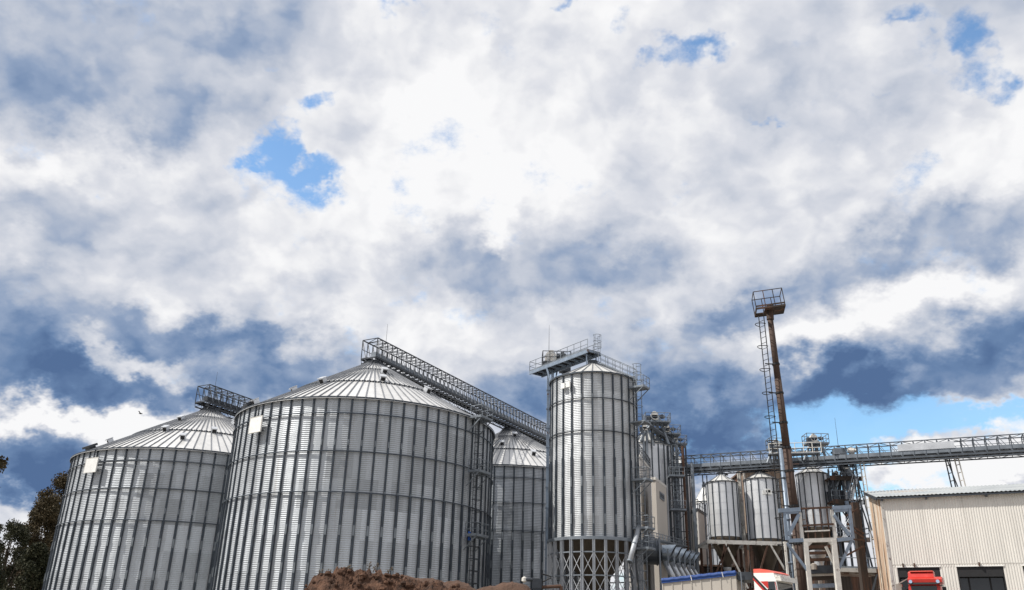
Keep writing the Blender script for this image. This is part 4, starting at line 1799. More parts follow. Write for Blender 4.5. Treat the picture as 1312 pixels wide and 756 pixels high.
# low deck with trough in front of the barn corner
YL = 70.0
LD = thing('loading_deck', at(1100, 735, YL), 'low railed steel deck with a pale trough at the foot of the barn corner', 'platform')
a_, b_ = at(1045, 735.5, YL), at(1127, 732.5, YL)
zz0 = at(1100, 732, YL).z
mb = MB()
mb.box(((a_.x + b_.x) / 2, YL + 1, zz0), (b_.x - a_.x, 2.2, .45))
mb.build('deck', 'rustmix', LD)
mb = MB()
mb.beam((a_.x + 1.8, YL - .25, zz0 + .05), (b_.x - .4, YL - .25, zz0 + .05), .25, .3)
mb.build('trough', 'offwhite', LD)
mb = MB()
railing(mb, [(a_.x, YL - .1, zz0 + .25), (b_.x, YL - .1, zz0 + .25)], .75, .035, 1.4, False)
mb.build('handrail', 'steel', LD)
for x_ in (a_.x + .3, b_.x - .25):
    mb = MB()
    mb.beam((x_, YL, 0), (x_, YL, zz0 - .2), .22)
    mb.build('leg', 'rustmix', LD)
mb = MB()
mb.beam((b_.x - .3, YL - .1, zz0 - .2), (b_.x - 3.0, YL - .1, 1.2), .12)
mb.build('diagonal_brace', 'steel', LD)

# brown sheds behind the hoppers
def corr_wall(mb, a, b, z0, z1, pitch=.3, amp=.04, nrm=None):
    a, b = Vector(a), Vector(b)
    d_ = b - a
    L = d_.length
    d_.normalize()
    n_ = nrm or Vector((d_.y, -d_.x, 0))
    k = int(L / pitch)
    pts = []
    for i in range(k):
        s0_ = i * L / k
        st = L / k
        for f_, o in ((0, 0), (.30, 0), (.42, amp), (.86, amp)):
            pts.append(a + d_ * (s0_ + f_ * st) + n_ * o)
    pts.append(b.copy())
    n = len(pts)
    z1f = z1 if callable(z1) else (lambda s_: z1)
    lo = [Vector((q_.x, q_.y, z0)) for q_ in pts]
    hi = [Vector((q_.x, q_.y, z1f((q_ - a).dot(d_)))) for q_ in pts]
    mb.add(lo + hi, [(i, i + 1, n + i + 1, n + i) for i in range(n - 1)])


YS = 112.0


def shed(pxl, pxr, pyt, Y, label, mw, depth=8, rise=0.0, mr='rustmix'):
    a_, b_ = at(pxl, pyt, Y), at(pxr, pyt, Y)
    zt0 = at((pxl + pxr) / 2, pyt, Y).z
    t = thing('shed', (a_.x, Y, 0), label, 'building', 'brown sheds behind the hopper silos')
    mb = MB()
    L = b_.x - a_.x
    corr_wall(mb, (a_.x, Y, 0), (b_.x, Y, 0), 0, lambda s_: zt0 + rise * s_ / L)
    mb.add([(a_.x, Y, 0), (a_.x, Y + depth, 0), (a_.x, Y + depth, zt0), (a_.x, Y, zt0)], [(0, 1, 2, 3)])
    mb.add([(b_.x, Y, 0), (b_.x, Y + depth, 0), (b_.x, Y + depth, zt0 + rise), (b_.x, Y, zt0 + rise)], [(0, 1, 2, 3)])
    mb.add([(a_.x, Y + depth, 0), (b_.x, Y + depth, 0), (b_.x, Y + depth, zt0 + rise), (a_.x, Y + depth, zt0)], [(0, 1, 2, 3)])
    mb.build('wall', mw, t)
    mb = MB()
    mb.prism([(a_.x - .3, Y - .5, zt0 + .05), (b_.x + .3, Y - .5, zt0 + rise + .05), (b_.x + .3, Y + depth + .3, zt0 + rise + .05), (a_.x - .3, Y + depth + .3, zt0 + .05)], (0, 0, .2))
    mb.build('roof', mr, t)
    return t


shed(952, 1006, 606, 113, 'tall rust streaked building rising between the middle hopper silo and the pole', 'ochre', 9, 0.9)
shed(958, 1078, 688, 108, 'dark brown corrugated shed under the middle and right hopper silos', 'brown', 4, 0)
shed(890, 957, 727, 110, 'low dark shed behind the legs of the left hopper silo', 'brown', 6, 0)
shed(1056, 1124, 733, 84, 'low brown wall at the foot of the processing tower', 'brown', 4, 0)

# dark steel gusset column in front of barn gable
dc = thing('dark_column', at(1100, 700, 66), 'dark brown riveted column with diagonal stays left of the barn gable', 'column')
xc = at(1096, 680, 66)
z_t = at(1094, 643, 66).z
mb = MB()
mb.box((xc.x + .35, 66.4, z_t / 2), (.5, .55, z_t))
mb.build('shaft', 'brown', dc)
for (x_a, y_a, x_b, y_b) in ((1084, 661, 1099, 652), (1086, 671, 1107, 684), (1086, 676, 1107, 689), (1084, 712, 1106, 700), (1072, 690, 1108, 692)):
    mb = MB()
    mb.beam(at(x_a, y_a, 65.6), at(x_b, y_b, 65.6), .12)
    mb.build('stay', 'rust', dc)

# ---------------------------------------------------------------- white portal frame with platform (in front of the pole)
YF = 60.0
WF = thing('portal_frame', at(1040, 756, YF), 'chipped white and blue-grey steel portal frame with braces in front of the right hopper silo', 'steel frame')


def bar(pts, w_, mt, name, Y=YF, dy=0.0, rod=False):
    mb = MB()
    for a, b in zip(pts, pts[1:]):
        A_, B_ = at(*a, Y + dy), at(*b, Y + dy)
        if rod:
            mb.tube(A_, B_, w_ / 2, 6)
        else:
            mb.beam(A_, B_, w_, w_, (0, 1, 0))
    return mb.build(name, mt, WF)


def vpost(px, y0, y1, w_, mt, name, dy=0.0):
    """upright: x from the upper pixel, vertical in the world"""
    a_ = at(px, y0, YF + dy)
    z1_ = at(px, y1, YF + dy).z if y1 < 756 else 0.0
    mb = MB()
    mb.beam((a_.x, YF + dy, a_.z), (a_.x, YF + dy, z1_), w_, w_)
    return mb.build(name, mt, WF)


xs = {}
vpost(1031.5, 692, 760, .27, 'offwhite', 'column')
vpost(1067.5, 692, 760, .33, 'offwhite', 'column')
bar([(1029, 693), (1071, 691.5)], .26, 'offwhite', 'beam')
bar([(1034, 699), (1040, 693.5)], .18, 'offwhite', 'knee_brace')
bar([(1067, 698.5), (1061, 692.5)], .18, 'offwhite', 'knee_brace')
vpost(1024.5, 657, 693, .2, 'offwhite', 'column', .1)
vpost(1066, 653, 692, .2, 'offwhite', 'column', .1)
bar([(997.5, 654.5), (1025, 652.8)], .26, 'bluesteel', 'beam')
bar([(1004, 657.5), (1023, 656.3)], .16, 'bluesteel', 'beam')
bar([(1066, 651), (1090, 649.5)], .24, 'bluesteel', 'beam')
bar([(1068, 654.8), (1086, 653.5)], .2, 'bluesteel', 'beam')
vpost(1004.8, 655, 692, .19, 'bluesteel', 'column')
vpost(1088, 651, 690, .19, 'bluesteel', 'column')
bar([(1010, 693), (1029, 692.2)], .24, 'bluesteel', 'beam')
bar([(1072, 692), (1092, 690)], .24, 'bluesteel', 'beam')
bar([(1023.5, 659), (1010, 686)], .2, 'bluesteel', 'diagonal_brace')
bar([(1068, 660), (1088, 686)], .2, 'bluesteel', 'diagonal_brace')
bar([(1008, 696), (1036, 733)], .17, 'bluesteel', 'diagonal_brace')
bar([(1092, 691), (1073, 732)], .17, 'bluesteel', 'diagonal_brace')
vpost(1005.5, 694, 760, .14, 'offwhite', 'column', -.1)
vpost(1016, 700, 760, .12, 'offwhite', 'column', .6)
bar([(1026, 651.8), (1066, 650)], .12, 'rust', 'handrail')
bar([(1028, 673.5), (1068, 671.5)], .12, 'rust', 'handrail')
bar([(1031, 681), (1063, 679.5)], .09, 'offwhite', 'handrail')
for px_ in (1032, 1041, 1050, 1059):
    vpost(px_, 652, 691, .06, 'rust', 'baluster')
for y_, mt in ((700.5, 'rust'), (708.5, 'rust'), (717, 'rust'), (727, 'brown'), (735.5, 'offwhite'), (741, 'brown'), (750.5, 'bluesteel')):
    bar([(1036, y_ + .5), (1071, y_ - .5)], .2 if y_ < 720 else .26, mt, 'cross_beam', dy=1.5)
bar([(1034, 730.5), (1071, 729.5)], .5, 'steel_dk', 'machine_beam', dy=1.2)
mb = MB()
qa, qb = at(1058, 700, YF + 1), at(1071, 728, YF + 1)
mb.beam(qa, qb, .16)
mb.build('stair_stringer', 'offwhite', WF)
mb = MB()
q = at(1048, 714, YF + 3)
mb.lathe([(.55, .45), (.55, .1), (.28, -.3), (.28, -1.0), (.01, -1.0)], 14, q)
mb.build('funnel', 'steel_lt', WF)
mb = MB()
q = at(1043, 730, YF + 1)
mb.lathe([(.22, .0), (.22, .35), (.01, .45)], 10, q)
mb.build('orange_cap', 'rustmix', WF)

# blue-grey service pipe beside the pole
sp_ = thing('service_pipe', at(1004, 740, 63), 'pale blue-grey upright pipe left of the brown pole', 'pipe')
pa_ = at(1000.5, 575, 63)
mb = MB()
mb.tube((pa_.x, 63, 0), (pa_.x, 63, pa_.z), .17, 10)
for z_ in range(2, int(pa_.z), 3):
    mb.tube((pa_.x, 63, z_), (pa_.x, 63, z_ + .12), .22, 10)
mb.build('pipe', 'bluesteel', sp_, True)
mb = MB()
for z_ in range(3, int(pa_.z), 4):
    mb.beam((pa_.x, 63, z_), (pa_.x + 1.1, 62.5, z_), .05)
mb.build('pipe_clamp', 'rust', sp_)

# ---------------------------------------------------------------- the light mast
YM = 62.0
pt_, pb_ = at(986, 402, YM), at(1030.5, 754, YM)
slope_ = (pt_ - pb_) / (pt_.z - pb_.z)
pg = pb_ - slope_ * pb_.z
MA = thing('light_mast', (pg.x, YM, 0), 'tall leaning rust brown pole with a railed lamp platform and caged ladder', 'mast')
mb = MB()
nseg = 5
for i in range(nseg):
    f0_, f1_ = i / nseg, (i + 1) / nseg
    ra, rb = .40 - .20 * f0_, .40 - .20 * f1_
    A_ = pg + (pt_ - pg) * f0_
    B_ = pg + (pt_ - pg) * f1_
    mb.tube(A_, B_, ra, 20, rb + .012)
mb.build('pole', 'rustpole', MA, True)
up_ = (pt_ - pg).normalized()
for (px_, py_) in ((996, 468), (1000, 505), (1005, 543), (1010, 575), (1013, 605), (1018, 650), (1023, 698)):
    z_ = at(px_, py_, YM).z
    c = pg + (pt_ - pg) * (z_ / pt_.z)
    mb = MB()
    mb.tube(c, c + up_ * .14, .455 - .20 * z_ / pt_.z, 16)
    mb.beam(c + up_ * .07, c + up_ * .07 + Vector((-.85, -.1, 0)), .07)
    mb.build('collar', 'black', MA)
mb = MB()
lb = pg + Vector((-1.15, -.15, 0))
lt = pt_ + Vector((-.72, -.15, -.1))
cage_ladder(mb, lb, lt, (-1, -.5, 0), .55, False, .45, 1.55, .038)
ld_ = (lt - lb).normalized()
o1 = Vector((-.9, -.45, 0)).normalized()
o2 = ld_.cross(o1).normalized()
for i in range(1, 15):
    q = lb + (lt - lb) * i / 14.5
    pts = [q + o2 * .28 * 1.0] + [q + o2 * math.cos(a_ * math.pi / 6) * .38 + o1 * (math.sin(a_ * math.pi / 6) * .62) for a_ in range(7)] + [q - o2 * .28]
    mb.path(pts, .032, 4)
mb.build('ladder', 'black', MA)
# platform
mb = MB()
cz = pt_.z + .25
cx_, cy_ = pt_.x + .05, YM
# turned so that one corner points left-front
ang = R(-12)
ex_ = Vector((math.cos(ang), math.sin(ang), .10)).normalized()
ey_ = Vector((-math.sin(ang), math.cos(ang), 0))
hw, hd = 1.08, .85
C0 = Vector((cx_, cy_, cz))
for k in (-1, 1):
    mb.beam(C0 - ex_ * hw + ey_ * hd * k, C0 + ex_ * hw + ey_ * hd * k, .08, .14)
    mb.beam(C0 + ex_ * hw * k - ey_ * hd, C0 + ex_ * hw * k + ey_ * hd, .08, .14)
mb.box(C0 + ex_ * .3 - Vector((0, 0, .02)), (1.5, 1.62, .05), ex_, ey_)
mb.box(C0 - ex_ * .76 + ey_ * .5 - Vector((0, 0, .02)), (.6, .6, .05), ex_, ey_)
mb.tube(pt_ - up_ * .5, C0, .28, 12)
mb.build('platform', 'brown', MA)
mb = MB()
cs = [C0 - ex_ * hw - ey_ * hd, C0 + ex_ * hw - ey_ * hd, C0 + ex_ * hw + ey_ * hd, C0 - ex_ * hw + ey_ * hd]
for k in range(4):
    a_, b_ = cs[k], cs[(k + 1) % 4]
    nn = 3 if k % 2 == 0 else 1
    for i in range(nn):
        q = a_ + (b_ - a_) * i / nn
        mb.beam(q, q + Vector((-.14, 0, 1.4)), .05)
    mb.beam(a_ + Vector((-.14, 0, 1.4)), b_ + Vector((-.14, 0, 1.4)), .05)
    mb.beam(a_ + Vector((0, 0, .2)), b_ + Vector((0, 0, .2)), .04, .12)
mb.build('handrail', 'brown', MA)
mb = MB()
mb.tube(C0 + Vector((0, 0, .05)), C0 + Vector((0, 0, .45)), .2, 10)
mb.box(C0 + ex_ * .05 + Vector((0, 0, .3)), (.5, .35, .3), ex_, ey_)
mb.build('floodlight', 'black', MA)

# ---------------------------------------------------------------- barn
YB = 58.0
zE = at(1123, 637, YB).z
cB = atz(1123, 637, zE)
faz = R(-66)
fd = Vector((-math.sin(faz), -math.cos(faz), 0))       # from the corner towards the right, coming nearer
e_end = atz(1312, 628.5, zE)
fd = Vector((e_end.x - cB.x, e_end.y - cB.y, 0)).normalized()
Lf = 30.0
gd = Vector((math.sin(R(17)), math.cos(R(17)), 0))
print('barn', cB, fd, zE, math.degrees(math.atan2(fd.y, fd.x)))
BN = thing('corrugated_hall', (cB.x, cB.y, 0), 'cream corrugated metal hall with dark door openings and a rusty gable', 'building')
c0_ = Vector((cB.x, cB.y, 0))
fn = Vector((fd.y, -fd.x, 0))
if fn.y > 0:
    fn = -fn
wallc = c0_ - fn * .35 + fd * .25
# door rectangles along facade: from pixels
dtop = None


def on_facade(px, py):
    d_ = ray(px, py)
    o_ = Vector((0, 0, EYE))
    t_ = (wallc - o_).dot(fn) / d_.dot(fn)
    q_ = o_ + d_ * t_
    return (q_ - wallc).dot(fd), q_.z


s1a, zd_ = on_facade(1149.5, 727)
s1b, _ = on_facade(1203.5, 726)
s2a, _ = on_facade(1225.5, 725.5)
s2b, _ = on_facade(1285, 724.8)
s3a, _ = on_facade(1310, 724.5)
print('doors', s1a, s1b, s2a, s2b, s3a, zd_)
dw = s2b - s2a
doors = [(s1a, s1b), (s2a, s2b), (s3a, s3a + dw)]
mb = MB()
corr_wall(mb, wallc, wallc + fd * Lf, zd_, zE, .15, .024, fn)
prev = 0.0
for a_, b_ in doors + [(Lf, Lf)]:
    corr_wall(mb, wallc + fd * prev, wallc + fd * a_, 0, zd_, .15, .024, fn)
    prev = b_
mb.build('wall', 'barn', BN, normals=False)
mb = MB()
mb.beam(wallc + fn * .035 + Vector((0, 0, zd_ + .18)), wallc + fd * Lf + fn * .035 + Vector((0, 0, zd_ + .18)), .012, .03)
for s_ in (4.8, 9.6, 14.4, 19.2):
    mb.beam(wallc + fd * s_ + fn * .035 + Vector((0, 0, zd_ + .2)), wallc + fd * s_ + fn * .035 + Vector((0, 0, zE)), .02, .012)
mb.build('sheet_lap', 'offwhite', BN)
# gable
Wd = 12.0
# ridge position from the picture
qr = None
mb = MB()
ridge_h = None
dg0 = ray(1106.5, 630)
# plane through the corner spanned by gd and z
gn = Vector((gd.y, -gd.x, 0))
den = dg0.dot(gn)
cor = c0_ - fd * .1
tr = (cor - Vector((0, 0, EYE))).dot(gn) / den
qr = Vector((0, 0, EYE)) + dg0 * tr
print('ridge', qr, (qr - c0_).dot(gd), qr.z)
BNR = qr
gdepth = 7.0
# lay the ridge at gdepth behind and make it project to the same place: direction follows
qq = at(1106.5, 630, cB.y + gdepth)
gv = Vector((qq.x - cB.x, qq.y - cB.y, 0))
zR = qq.z
print('gv', gv, 'zR', zR, 'zE', zE)
g0w = wallc
g1w = wallc + gv
mb = MB()
Lg = gv.length
corr_wall(mb, g0w, g1w, 0, lambda s_: zE + (zR - zE) * s_ / Lg - .08, .22, .03)
corr_wall(mb, g1w, g1w + fd * Lf, 0, zR - .08, .3, .03)
mb.build('gable_wall', 'gable', BN, normals=False)
mb = MB()
r0, r1 = Vector((cB.x, cB.y, zE)), Vector((cB.x, cB.y, zE)) + fd * Lf
q0_, q1_ = r0 + gv + Vector((0, 0, zR - zE)), r1 + gv + Vector((0, 0, zR - zE))
k0, k1 = r0 + gv * 2, r1 + gv * 2
# corrugated sheet roof
ncor = int(Lf / .25)
for (A0, A1, B0, B1) in ((r0, r1, q0_, q1_),):
    lo, hi = [], []
    for i in range(ncor * 2 + 1):
        f_ = i / (ncor * 2)
        o_ = Vector((0, 0, .05 if i % 2 else 0))
        lo.append(A0 + (A1 - A0) * f_ + o_)
        hi.append(B0 + (B1 - B0) * f_ + o_)
    n = len(lo)
    mb.add(lo + hi, [(i, i + 1, n + i + 1, n + i) for i in range(n - 1)])
    mb.add([x_ - Vector((0, 0, .07)) for x_ in (A0, A1, B1, B0)], [(0, 1, 2, 3)])
mb.build('roof', 'barnroof', BN, normals=False)
mb = MB()
mb.beam(r0 - Vector((0, 0, .12)), q0_ - Vector((0, 0, .12)), .08, .2)
mb.beam(r0 - Vector((0, 0, .1)), r1 - Vector((0, 0, .1)), .05, .1)
for s_ in (.3, 3.0, 6.5, 10, 13.5):
    q = r0 + fd * s_
    mb.beam(q - Vector((0, 0, .16)), q - fn * .38 - Vector((0, 0, .16)), .12, .16)
mb.build('eave_trim', 'steel_dk', BN)
mb = MB()
mb.beam(wallc + fn * .05 + Vector((0, 0, 0)), wallc + fn * .05 + Vector((0, 0, zE - .2)), .16, .08)
mb.build('corner_trim', 'offwhite', BN)
for i, (a_, b_) in enumerate(doors):
    A_, B_ = wallc + fd * a_, wallc + fd * b_
    mb = MB()
    # deep reveal
    for q in (A_, B_):
        mb.box(q - fn * .35 + Vector((0, 0, zd_ / 2)), (.14, .66, zd_), fd, fn)
    mb.box((A_ + B_) / 2 - fn * .35 + Vector((0, 0, zd_ - .32)), ((B_ - A_).length - .15, .66, .6), fd, fn)
    fr = mb.build('door_frame', 'black', BN)
    mb = MB()
    mb.box((A_ + B_) / 2 - fn * .62 + Vector((0, 0, (zd_ - .62) / 2)), ((B_ - A_).length - .15, .05, zd_ - .62), fd, fn)
    mb.build('door_glass', 'glass', fr)
    mb = MB()
    L_ = (B_ - A_).length
    for f_ in (.22, .68):
        mb.box(A_ + fd * L_ * f_ - fn * .57 + Vector((0, 0, (zd_ - .62) / 2)), (.1, .05, zd_ - .64), fd, fn)
    mb.box((A_ + B_) / 2 - fn * .57 + Vector((0, 0, zd_ * .45)), (L_ - .2, .05, .1), fd, fn)
    mb.build('door_mullion', 'black', fr)
    mb = MB()
    for f_ in (.15, .42) if i == 0 else (.5,):
        mb.box(A_ + fd * L_ * f_ + fn * .12 + Vector((0, 0, zd_ + .12)), (.09, .14, .22), fd, fn)
    mb.build('hook', 'rust', fr)
    mb = MB()
    mb.box((A_ + B_) / 2 + fn * .05 + Vector((0, 0, zd_ + .02)), (L_ + .1, .05, .07), fd, fn)
    mb.build('lintel_trim', 'truckwhite', fr)
bh = wallc - fn * 3
mb = MB()


# ---------------------------------------------------------------- vehicles
def wheel(root, c, axis, r=.5, w_=.3):
    mb = MB()
    c, axis = Vector(c), Vector(axis).normalized()
    mb.tube(c - axis * w_ / 2, c + axis * w_ / 2, r, 24)
    wh = mb.build('wheel', 'rubber', root)
    mb = MB()
    mb.tube(c - axis * (w_ / 2 + .02), c + axis * (w_ / 2 + .02), r * .55, 16)
    mb.tube(c - axis * (w_ / 2 + .06), c + axis * (w_ / 2 + .06), r * .2, 10)
    mb.build('rim', 'steel', wh)
    return wh


# the yard in front of the hall lies a couple of metres higher
TZ = 3.0
mb = MB()
mb.hexa([(5, 38, -.2), (75, 30, -.2), (75, 82, -.2), (5, 82, -.2), (5, 38, TZ), (75, 30, TZ), (75, 82, TZ), (5, 82, TZ)])
ty = mb.build('yard_terrace', 'stone')
ty['kind'] = 'structure'
# grain trailer: its body is tipped up slightly at the front
tA = at(848, 741.5, 51.5)
tB = at(942.5, 731.2, 49.6)
td = Vector((tB.x - tA.x, tB.y - tA.y, 0))
Lt = td.length
TILT = (tB.z - tA.z) / Lt
zT = tA.z - TZ
td.normalize()
tn = Vector((td.y, -td.x, 0))
if tn.y > 0:
    tn = -tn
print('trailer', tA, tB, Lt, TILT, zT)
TR = thing('grain_trailer', (tA.x, tA.y, TZ), 'beige sided truck trailer with a rolled blue tarpaulin along its top edge', 'trailer')
tb = -tn
G = Vector((tA.x, tA.y, 0))


def tp_(s_, w_, z_):
    tilt_ = TILT * max(0, min(s_, Lt)) if (z_ > 1.25 and s_ <= Lt + .01) else 0
    return G + td * s_ + tb * w_ + Vector((0, 0, z_ + TZ + tilt_))


mb = MB()
mb.hexa([tp_(0, 0, 1.26), tp_(Lt, 0, 1.26), tp_(Lt, 2.5, 1.26), tp_(0, 2.5, 1.26), tp_(0, 0, zT - .12), tp_(Lt, 0, zT - .12), tp_(Lt, 2.5, zT - .12), tp_(0, 2.5, zT - .12)])
for i in range(int(Lt / .55) + 1):
    mb.box(tp_(min(i * .55 + .05, Lt - .05), -.02, 1.95), (.05, .03, 1.3), td, tb)
body = mb.build('body', 'trailer', TR)
mb = MB()
n = 30
pts = [tp_(Lt * i / n, .0, zT - .10 + .012 * math.sin(i * 1.7)) for i in range(n + 1)]
for a_, b_ in zip(pts, pts[1:]):
    mb.tube(a_, b_, .12, 12)
zq_ = [tp_(0, .05, zT - .1), tp_(Lt, .05, zT - .1), tp_(Lt, 2.5, zT - .1), tp_(0, 2.5, zT - .1)]
mb.prism(zq_, (0, 0, .07))
zq_ = [tp_(0, -.03, zT - .26), tp_(Lt, -.03, zT - .26), tp_(Lt, -.03, zT - .1), tp_(0, -.03, zT - .1)]
mb.prism(zq_, tn * .05)
mb.build('tarpaulin', 'blue', TR)
mb = MB()
for s_ in (Lt * .42, Lt * .84):
    mb.beam(tp_(s_, -.14, zT - .3), tp_(s_ - .06, -.14, zT + .0), .035, .02)
mb.build('strap', 'white', TR)
mb = MB()
mb.box(tp_(Lt / 2, 1.25, 1.15), (Lt, 1.0, .28), td, tb)
mb.build('chassis', 'black', TR)
for s_ in (1.2, 2.5, 3.8):
    for w_ in (.2, 2.3):
        wheel(TR, tp_(s_, w_, .5), tb)
mb = MB()
for (s_, w_) in ((Lt + .28, -.0), (Lt + .28, .6)):
    mb.tube(tp_(s_, w_, 1.2), tp_(s_, w_, zT + .3), .03, 6)
for z_ in (1.5, 1.9, 2.3, 2.6, 2.95):
    mb.tube(tp_(Lt + .28, 0, z_), tp_(Lt + .28, .6, z_), .025, 6)
mb.build('front_ladder', 'steel', TR)
mb = MB()
mb.hexa([tp_(Lt + .05, .1, zT - .1), tp_(Lt + .85, .1, zT - .1), tp_(Lt + .85, 2.3, zT - .1), tp_(Lt + .05, 2.3, zT - .1),
         tp_(Lt + .05, .1, zT + .32), tp_(Lt + .85, .1, zT + .32), tp_(Lt + .85, 2.3, zT + .32), tp_(Lt + .05, 2.3, zT + .32)])
mb.build('tarp_housing', 'steel_dk', TR)

# white truck cab with red roof fairing ahead of the trailer
TC = thing('truck_cab', tuple(tp_(Lt + 1.1, 0, 0)),  'white truck cab with red striped side and red roof fairing, coupled to the trailer', 'truck', 'trucks in the yard')
pf = at(965, 734.5, 49.3)
s0_ = (pf - G).dot(td)
s1_ = s0_ + 1.42
zc0, zc1 = 1.0, pf.z - TZ
print('cab', s0_, Lt, zc1, proj(tp_(s0_, 0, zc1)), proj(tp_(s1_, 0, zc1)), proj(tp_(s1_, 2.45, zc1)))
# the tractor stands turned a little more towards the camera
kd = (td + tn * .28).normalized()
kb = Vector((-kd.y, kd.x, 0))
G3 = tp_(s0_, 0, 0)
td_old, tb_old, tn_old = td, tb, tn
td, tb, tn = kd, kb, -kb


def tp_(s_, w_, z_):
    return G3 + td * (s_ - s0_) + tb * w_ + Vector((0, 0, z_))


CW_ = 2.0
zt_ = zc1
mb = MB()
prof = [(s0_, .7), (s1_ - .03, .7), (s1_, 1.5), (s1_ - .10, zt_ - .38), (s1_ - .22, zt_ - .03), (s0_ + .05, zt_)]
mb.prism([tp_(a_, 0, z_) for a_, z_ in prof], tb * CW_)
mb.build('cab_body', 'truckwhite', TC)
mb = MB()
prf = [(s0_ + .0, zt_), (s1_ - .15, zt_ - .02), (s1_ - .35, zt_ + .07), (s1_ - .7, zt_ + .17), (s0_ + .4, zt_ + .22), (s0_ + .0, zt_ + .22)]
mb.prism([tp_(a_, .1, z_) for a_, z_ in prf], tb * (CW_ - .2))
mb.build('roof_fairing', 'redpale', TC)
zb_ = zt_ - .13
mb = MB()
mb.prism([tp_(s0_ + .0, -.006, zb_ - .1), tp_(s0_ + .06, -.006, zb_), tp_(s0_ + 1.02, -.006, zb_ - 1.0), tp_(s0_ + .96, -.006, zb_ - 1.1)], tn * .012)
mb.build('dark_stripe', 'black', TC)
mb = MB()
mb.prism([tp_(s0_ + .0, -.006, zb_ - .22), tp_(s0_ + .0, -.006, zb_ - .11), tp_(s0_ + .96, -.006, zb_ - 1.11), tp_(s0_ + .9, -.006, zb_ - 1.2)], tn * .014)
mb.build('red_stripe', 'red', TC)
mb = MB()
mb.prism([tp_(s0_ + .0, -.006, zb_ - .80), tp_(s0_ + .0, -.006, zb_ - .72), tp_(s0_ + .7, -.006, zb_ - 1.28), tp_(s0_ + .64, -.006, zb_ - 1.36)], tn * .014)
mb.build('red_stripe', 'red', TC)
mb = MB()
mb.prism([tp_(s0_ + .42, -.006, zt_ - .45), tp_(s0_ + .86, -.006, zt_ - .45), tp_(s0_ + .86, -.006, zt_ - .86)], tn * .013)
mb.build('red_panel', 'red', TC)
mb = MB()
mb.prism([tp_(s0_ + .88, -.006, 1.3), tp_(s1_ - .1, -.006, 1.3), tp_(s1_ - .16, -.006, zt_ - .47), tp_(s0_ + .88, -.006, zt_ - .47)], tn * .02)
mb.build('side_window', 'glass', TC)
mb = MB()
mb.hexa([tp_(s1_ - .05, .1, 1.35), tp_(s1_ + .02, .1, 1.35), tp_(s1_ + .02, CW_ - .1, 1.35), tp_(s1_ - .05, CW_ - .1, 1.35), tp_(s1_ - .12, .1, zt_ - .5), tp_(s1_ - .07, .1, zt_ - .5), tp_(s1_ - .07, CW_ - .1, zt_ - .5), tp_(s1_ - .12, CW_ - .1, zt_ - .5)])
mb.build('windscreen', 'glass', TC)
mb = MB()
mb.hexa([tp_(s1_ - .1, -.02, zt_ - .42), tp_(s1_ + .22, -.02, zt_ - .46), tp_(s1_ + .22, CW_ + .02, zt_ - .46), tp_(s1_ - .1, CW_ + .02, zt_ - .42),
         tp_(s1_ - .14, -.02, zt_ - .14), tp_(s1_ + .16, -.02, zt_ - .2), tp_(s1_ + .16, CW_ + .02, zt_ - .2), tp_(s1_ - .14, CW_ + .02, zt_ - .14)])
mb.build('sun_visor', 'offwhite', TC)
mb = MB()
mb.beam(tp_(s1_ - .1, -.1, zt_ - .45), tp_(s1_ + .05, -.14, 1.2), .06)
mb.mat(1)
mb.beam(tp_(s1_ - .1, -.13, zt_ - .5), tp_(s1_ - .02, -.15, zt_ - .95), .03)
mb.build('door_pillar', ['white', 'red'], TC)
mb = MB()
mb.box(tp_(s0_ + 1.0, -.2, 1.9), (.16, .12, .6), td, tb)
mb.beam(tp_(s0_ + 1.0, -.2, 2.15), tp_(s0_ + 1.0, 0, 2.2), .04)
mb.build('mirror', 'black', TC)
mb = MB()
mb.box(tp_(s1_ + .04, CW_ / 2, 1.0), (.06, CW_ * .8, .4), td, tb)
mb.box(tp_(s1_ + .05, CW_ / 2, .6), (.2, CW_, .35), td, tb)
mb.build('bumper', 'steel_dk', TC)
for s_ in (s0_ - .8, s1_ - .6):
    for w_ in (.15, CW_ - .15):
        wheel(TC, tp_(s_, w_, .48), tb, .48)

# red truck at the first door, seen from the front
zK = 3.45
rA = at(1163.5, 746, 54.5)
rB = at(1202, 746, 53.7)
zK = 3.12
wR = (rB - rA).length
print('red truck', rA, rB, wR)
ru = Vector((rB.x - rA.x, rB.y - rA.y, 0)).normalized()
rn = Vector((ru.y, -ru.x, 0))
RK = thing('red_truck', (rA.x, rA.y, TZ), 'red truck cab with a stepped roof deflector, parked before the first hall door', 'truck', 'trucks in the yard')
G2 = Vector((rA.x, rA.y, TZ))
KZ = (rA.z - TZ) / 3.12
print('red base', G2)
ks = wR / 2.1


def rp(u_, b_, z_):
    return G2 + ru * u_ - rn * b_ + Vector((0, 0, z_ * KZ))


mb = MB()
mb.prism([rp(-.05, 0, .9), rp(-.05, .0, 2.3), rp(-.02, .12, 3.12), rp(-.02, 2.0, 3.12), rp(-.05, 2.0, .9)], ru * (wR + .1))
mb.build('cab_body', 'red', RK)
mb = MB()
mb.prism([rp(.0, -.06, 3.1), rp(.0, -.08, 3.26), rp(.0, .3, 3.42), rp(.0, 2.0, 3.45), rp(.0, 2.0, 3.1)], ru * (wR + .22))
mb.prism([rp(.02, .3, 3.4), rp(.02, .42, 3.66), rp(.02, .9, 3.78), rp(.02, 1.8, 3.78), rp(.02, 1.8, 3.4)], ru * (wR * .86))
mb.build('roof_deflector', 'red', RK)
mb = MB()
mb.box(rp(wR * .47, .5, 3.745), (wR * .78, .35, .05), ru, rn)
mb.box(rp(wR * .46, -.03, 3.29), (wR * .9, .08, .03), ru, rn)
mb.build('deflector_edge', 'redpale', RK)
mb = MB()
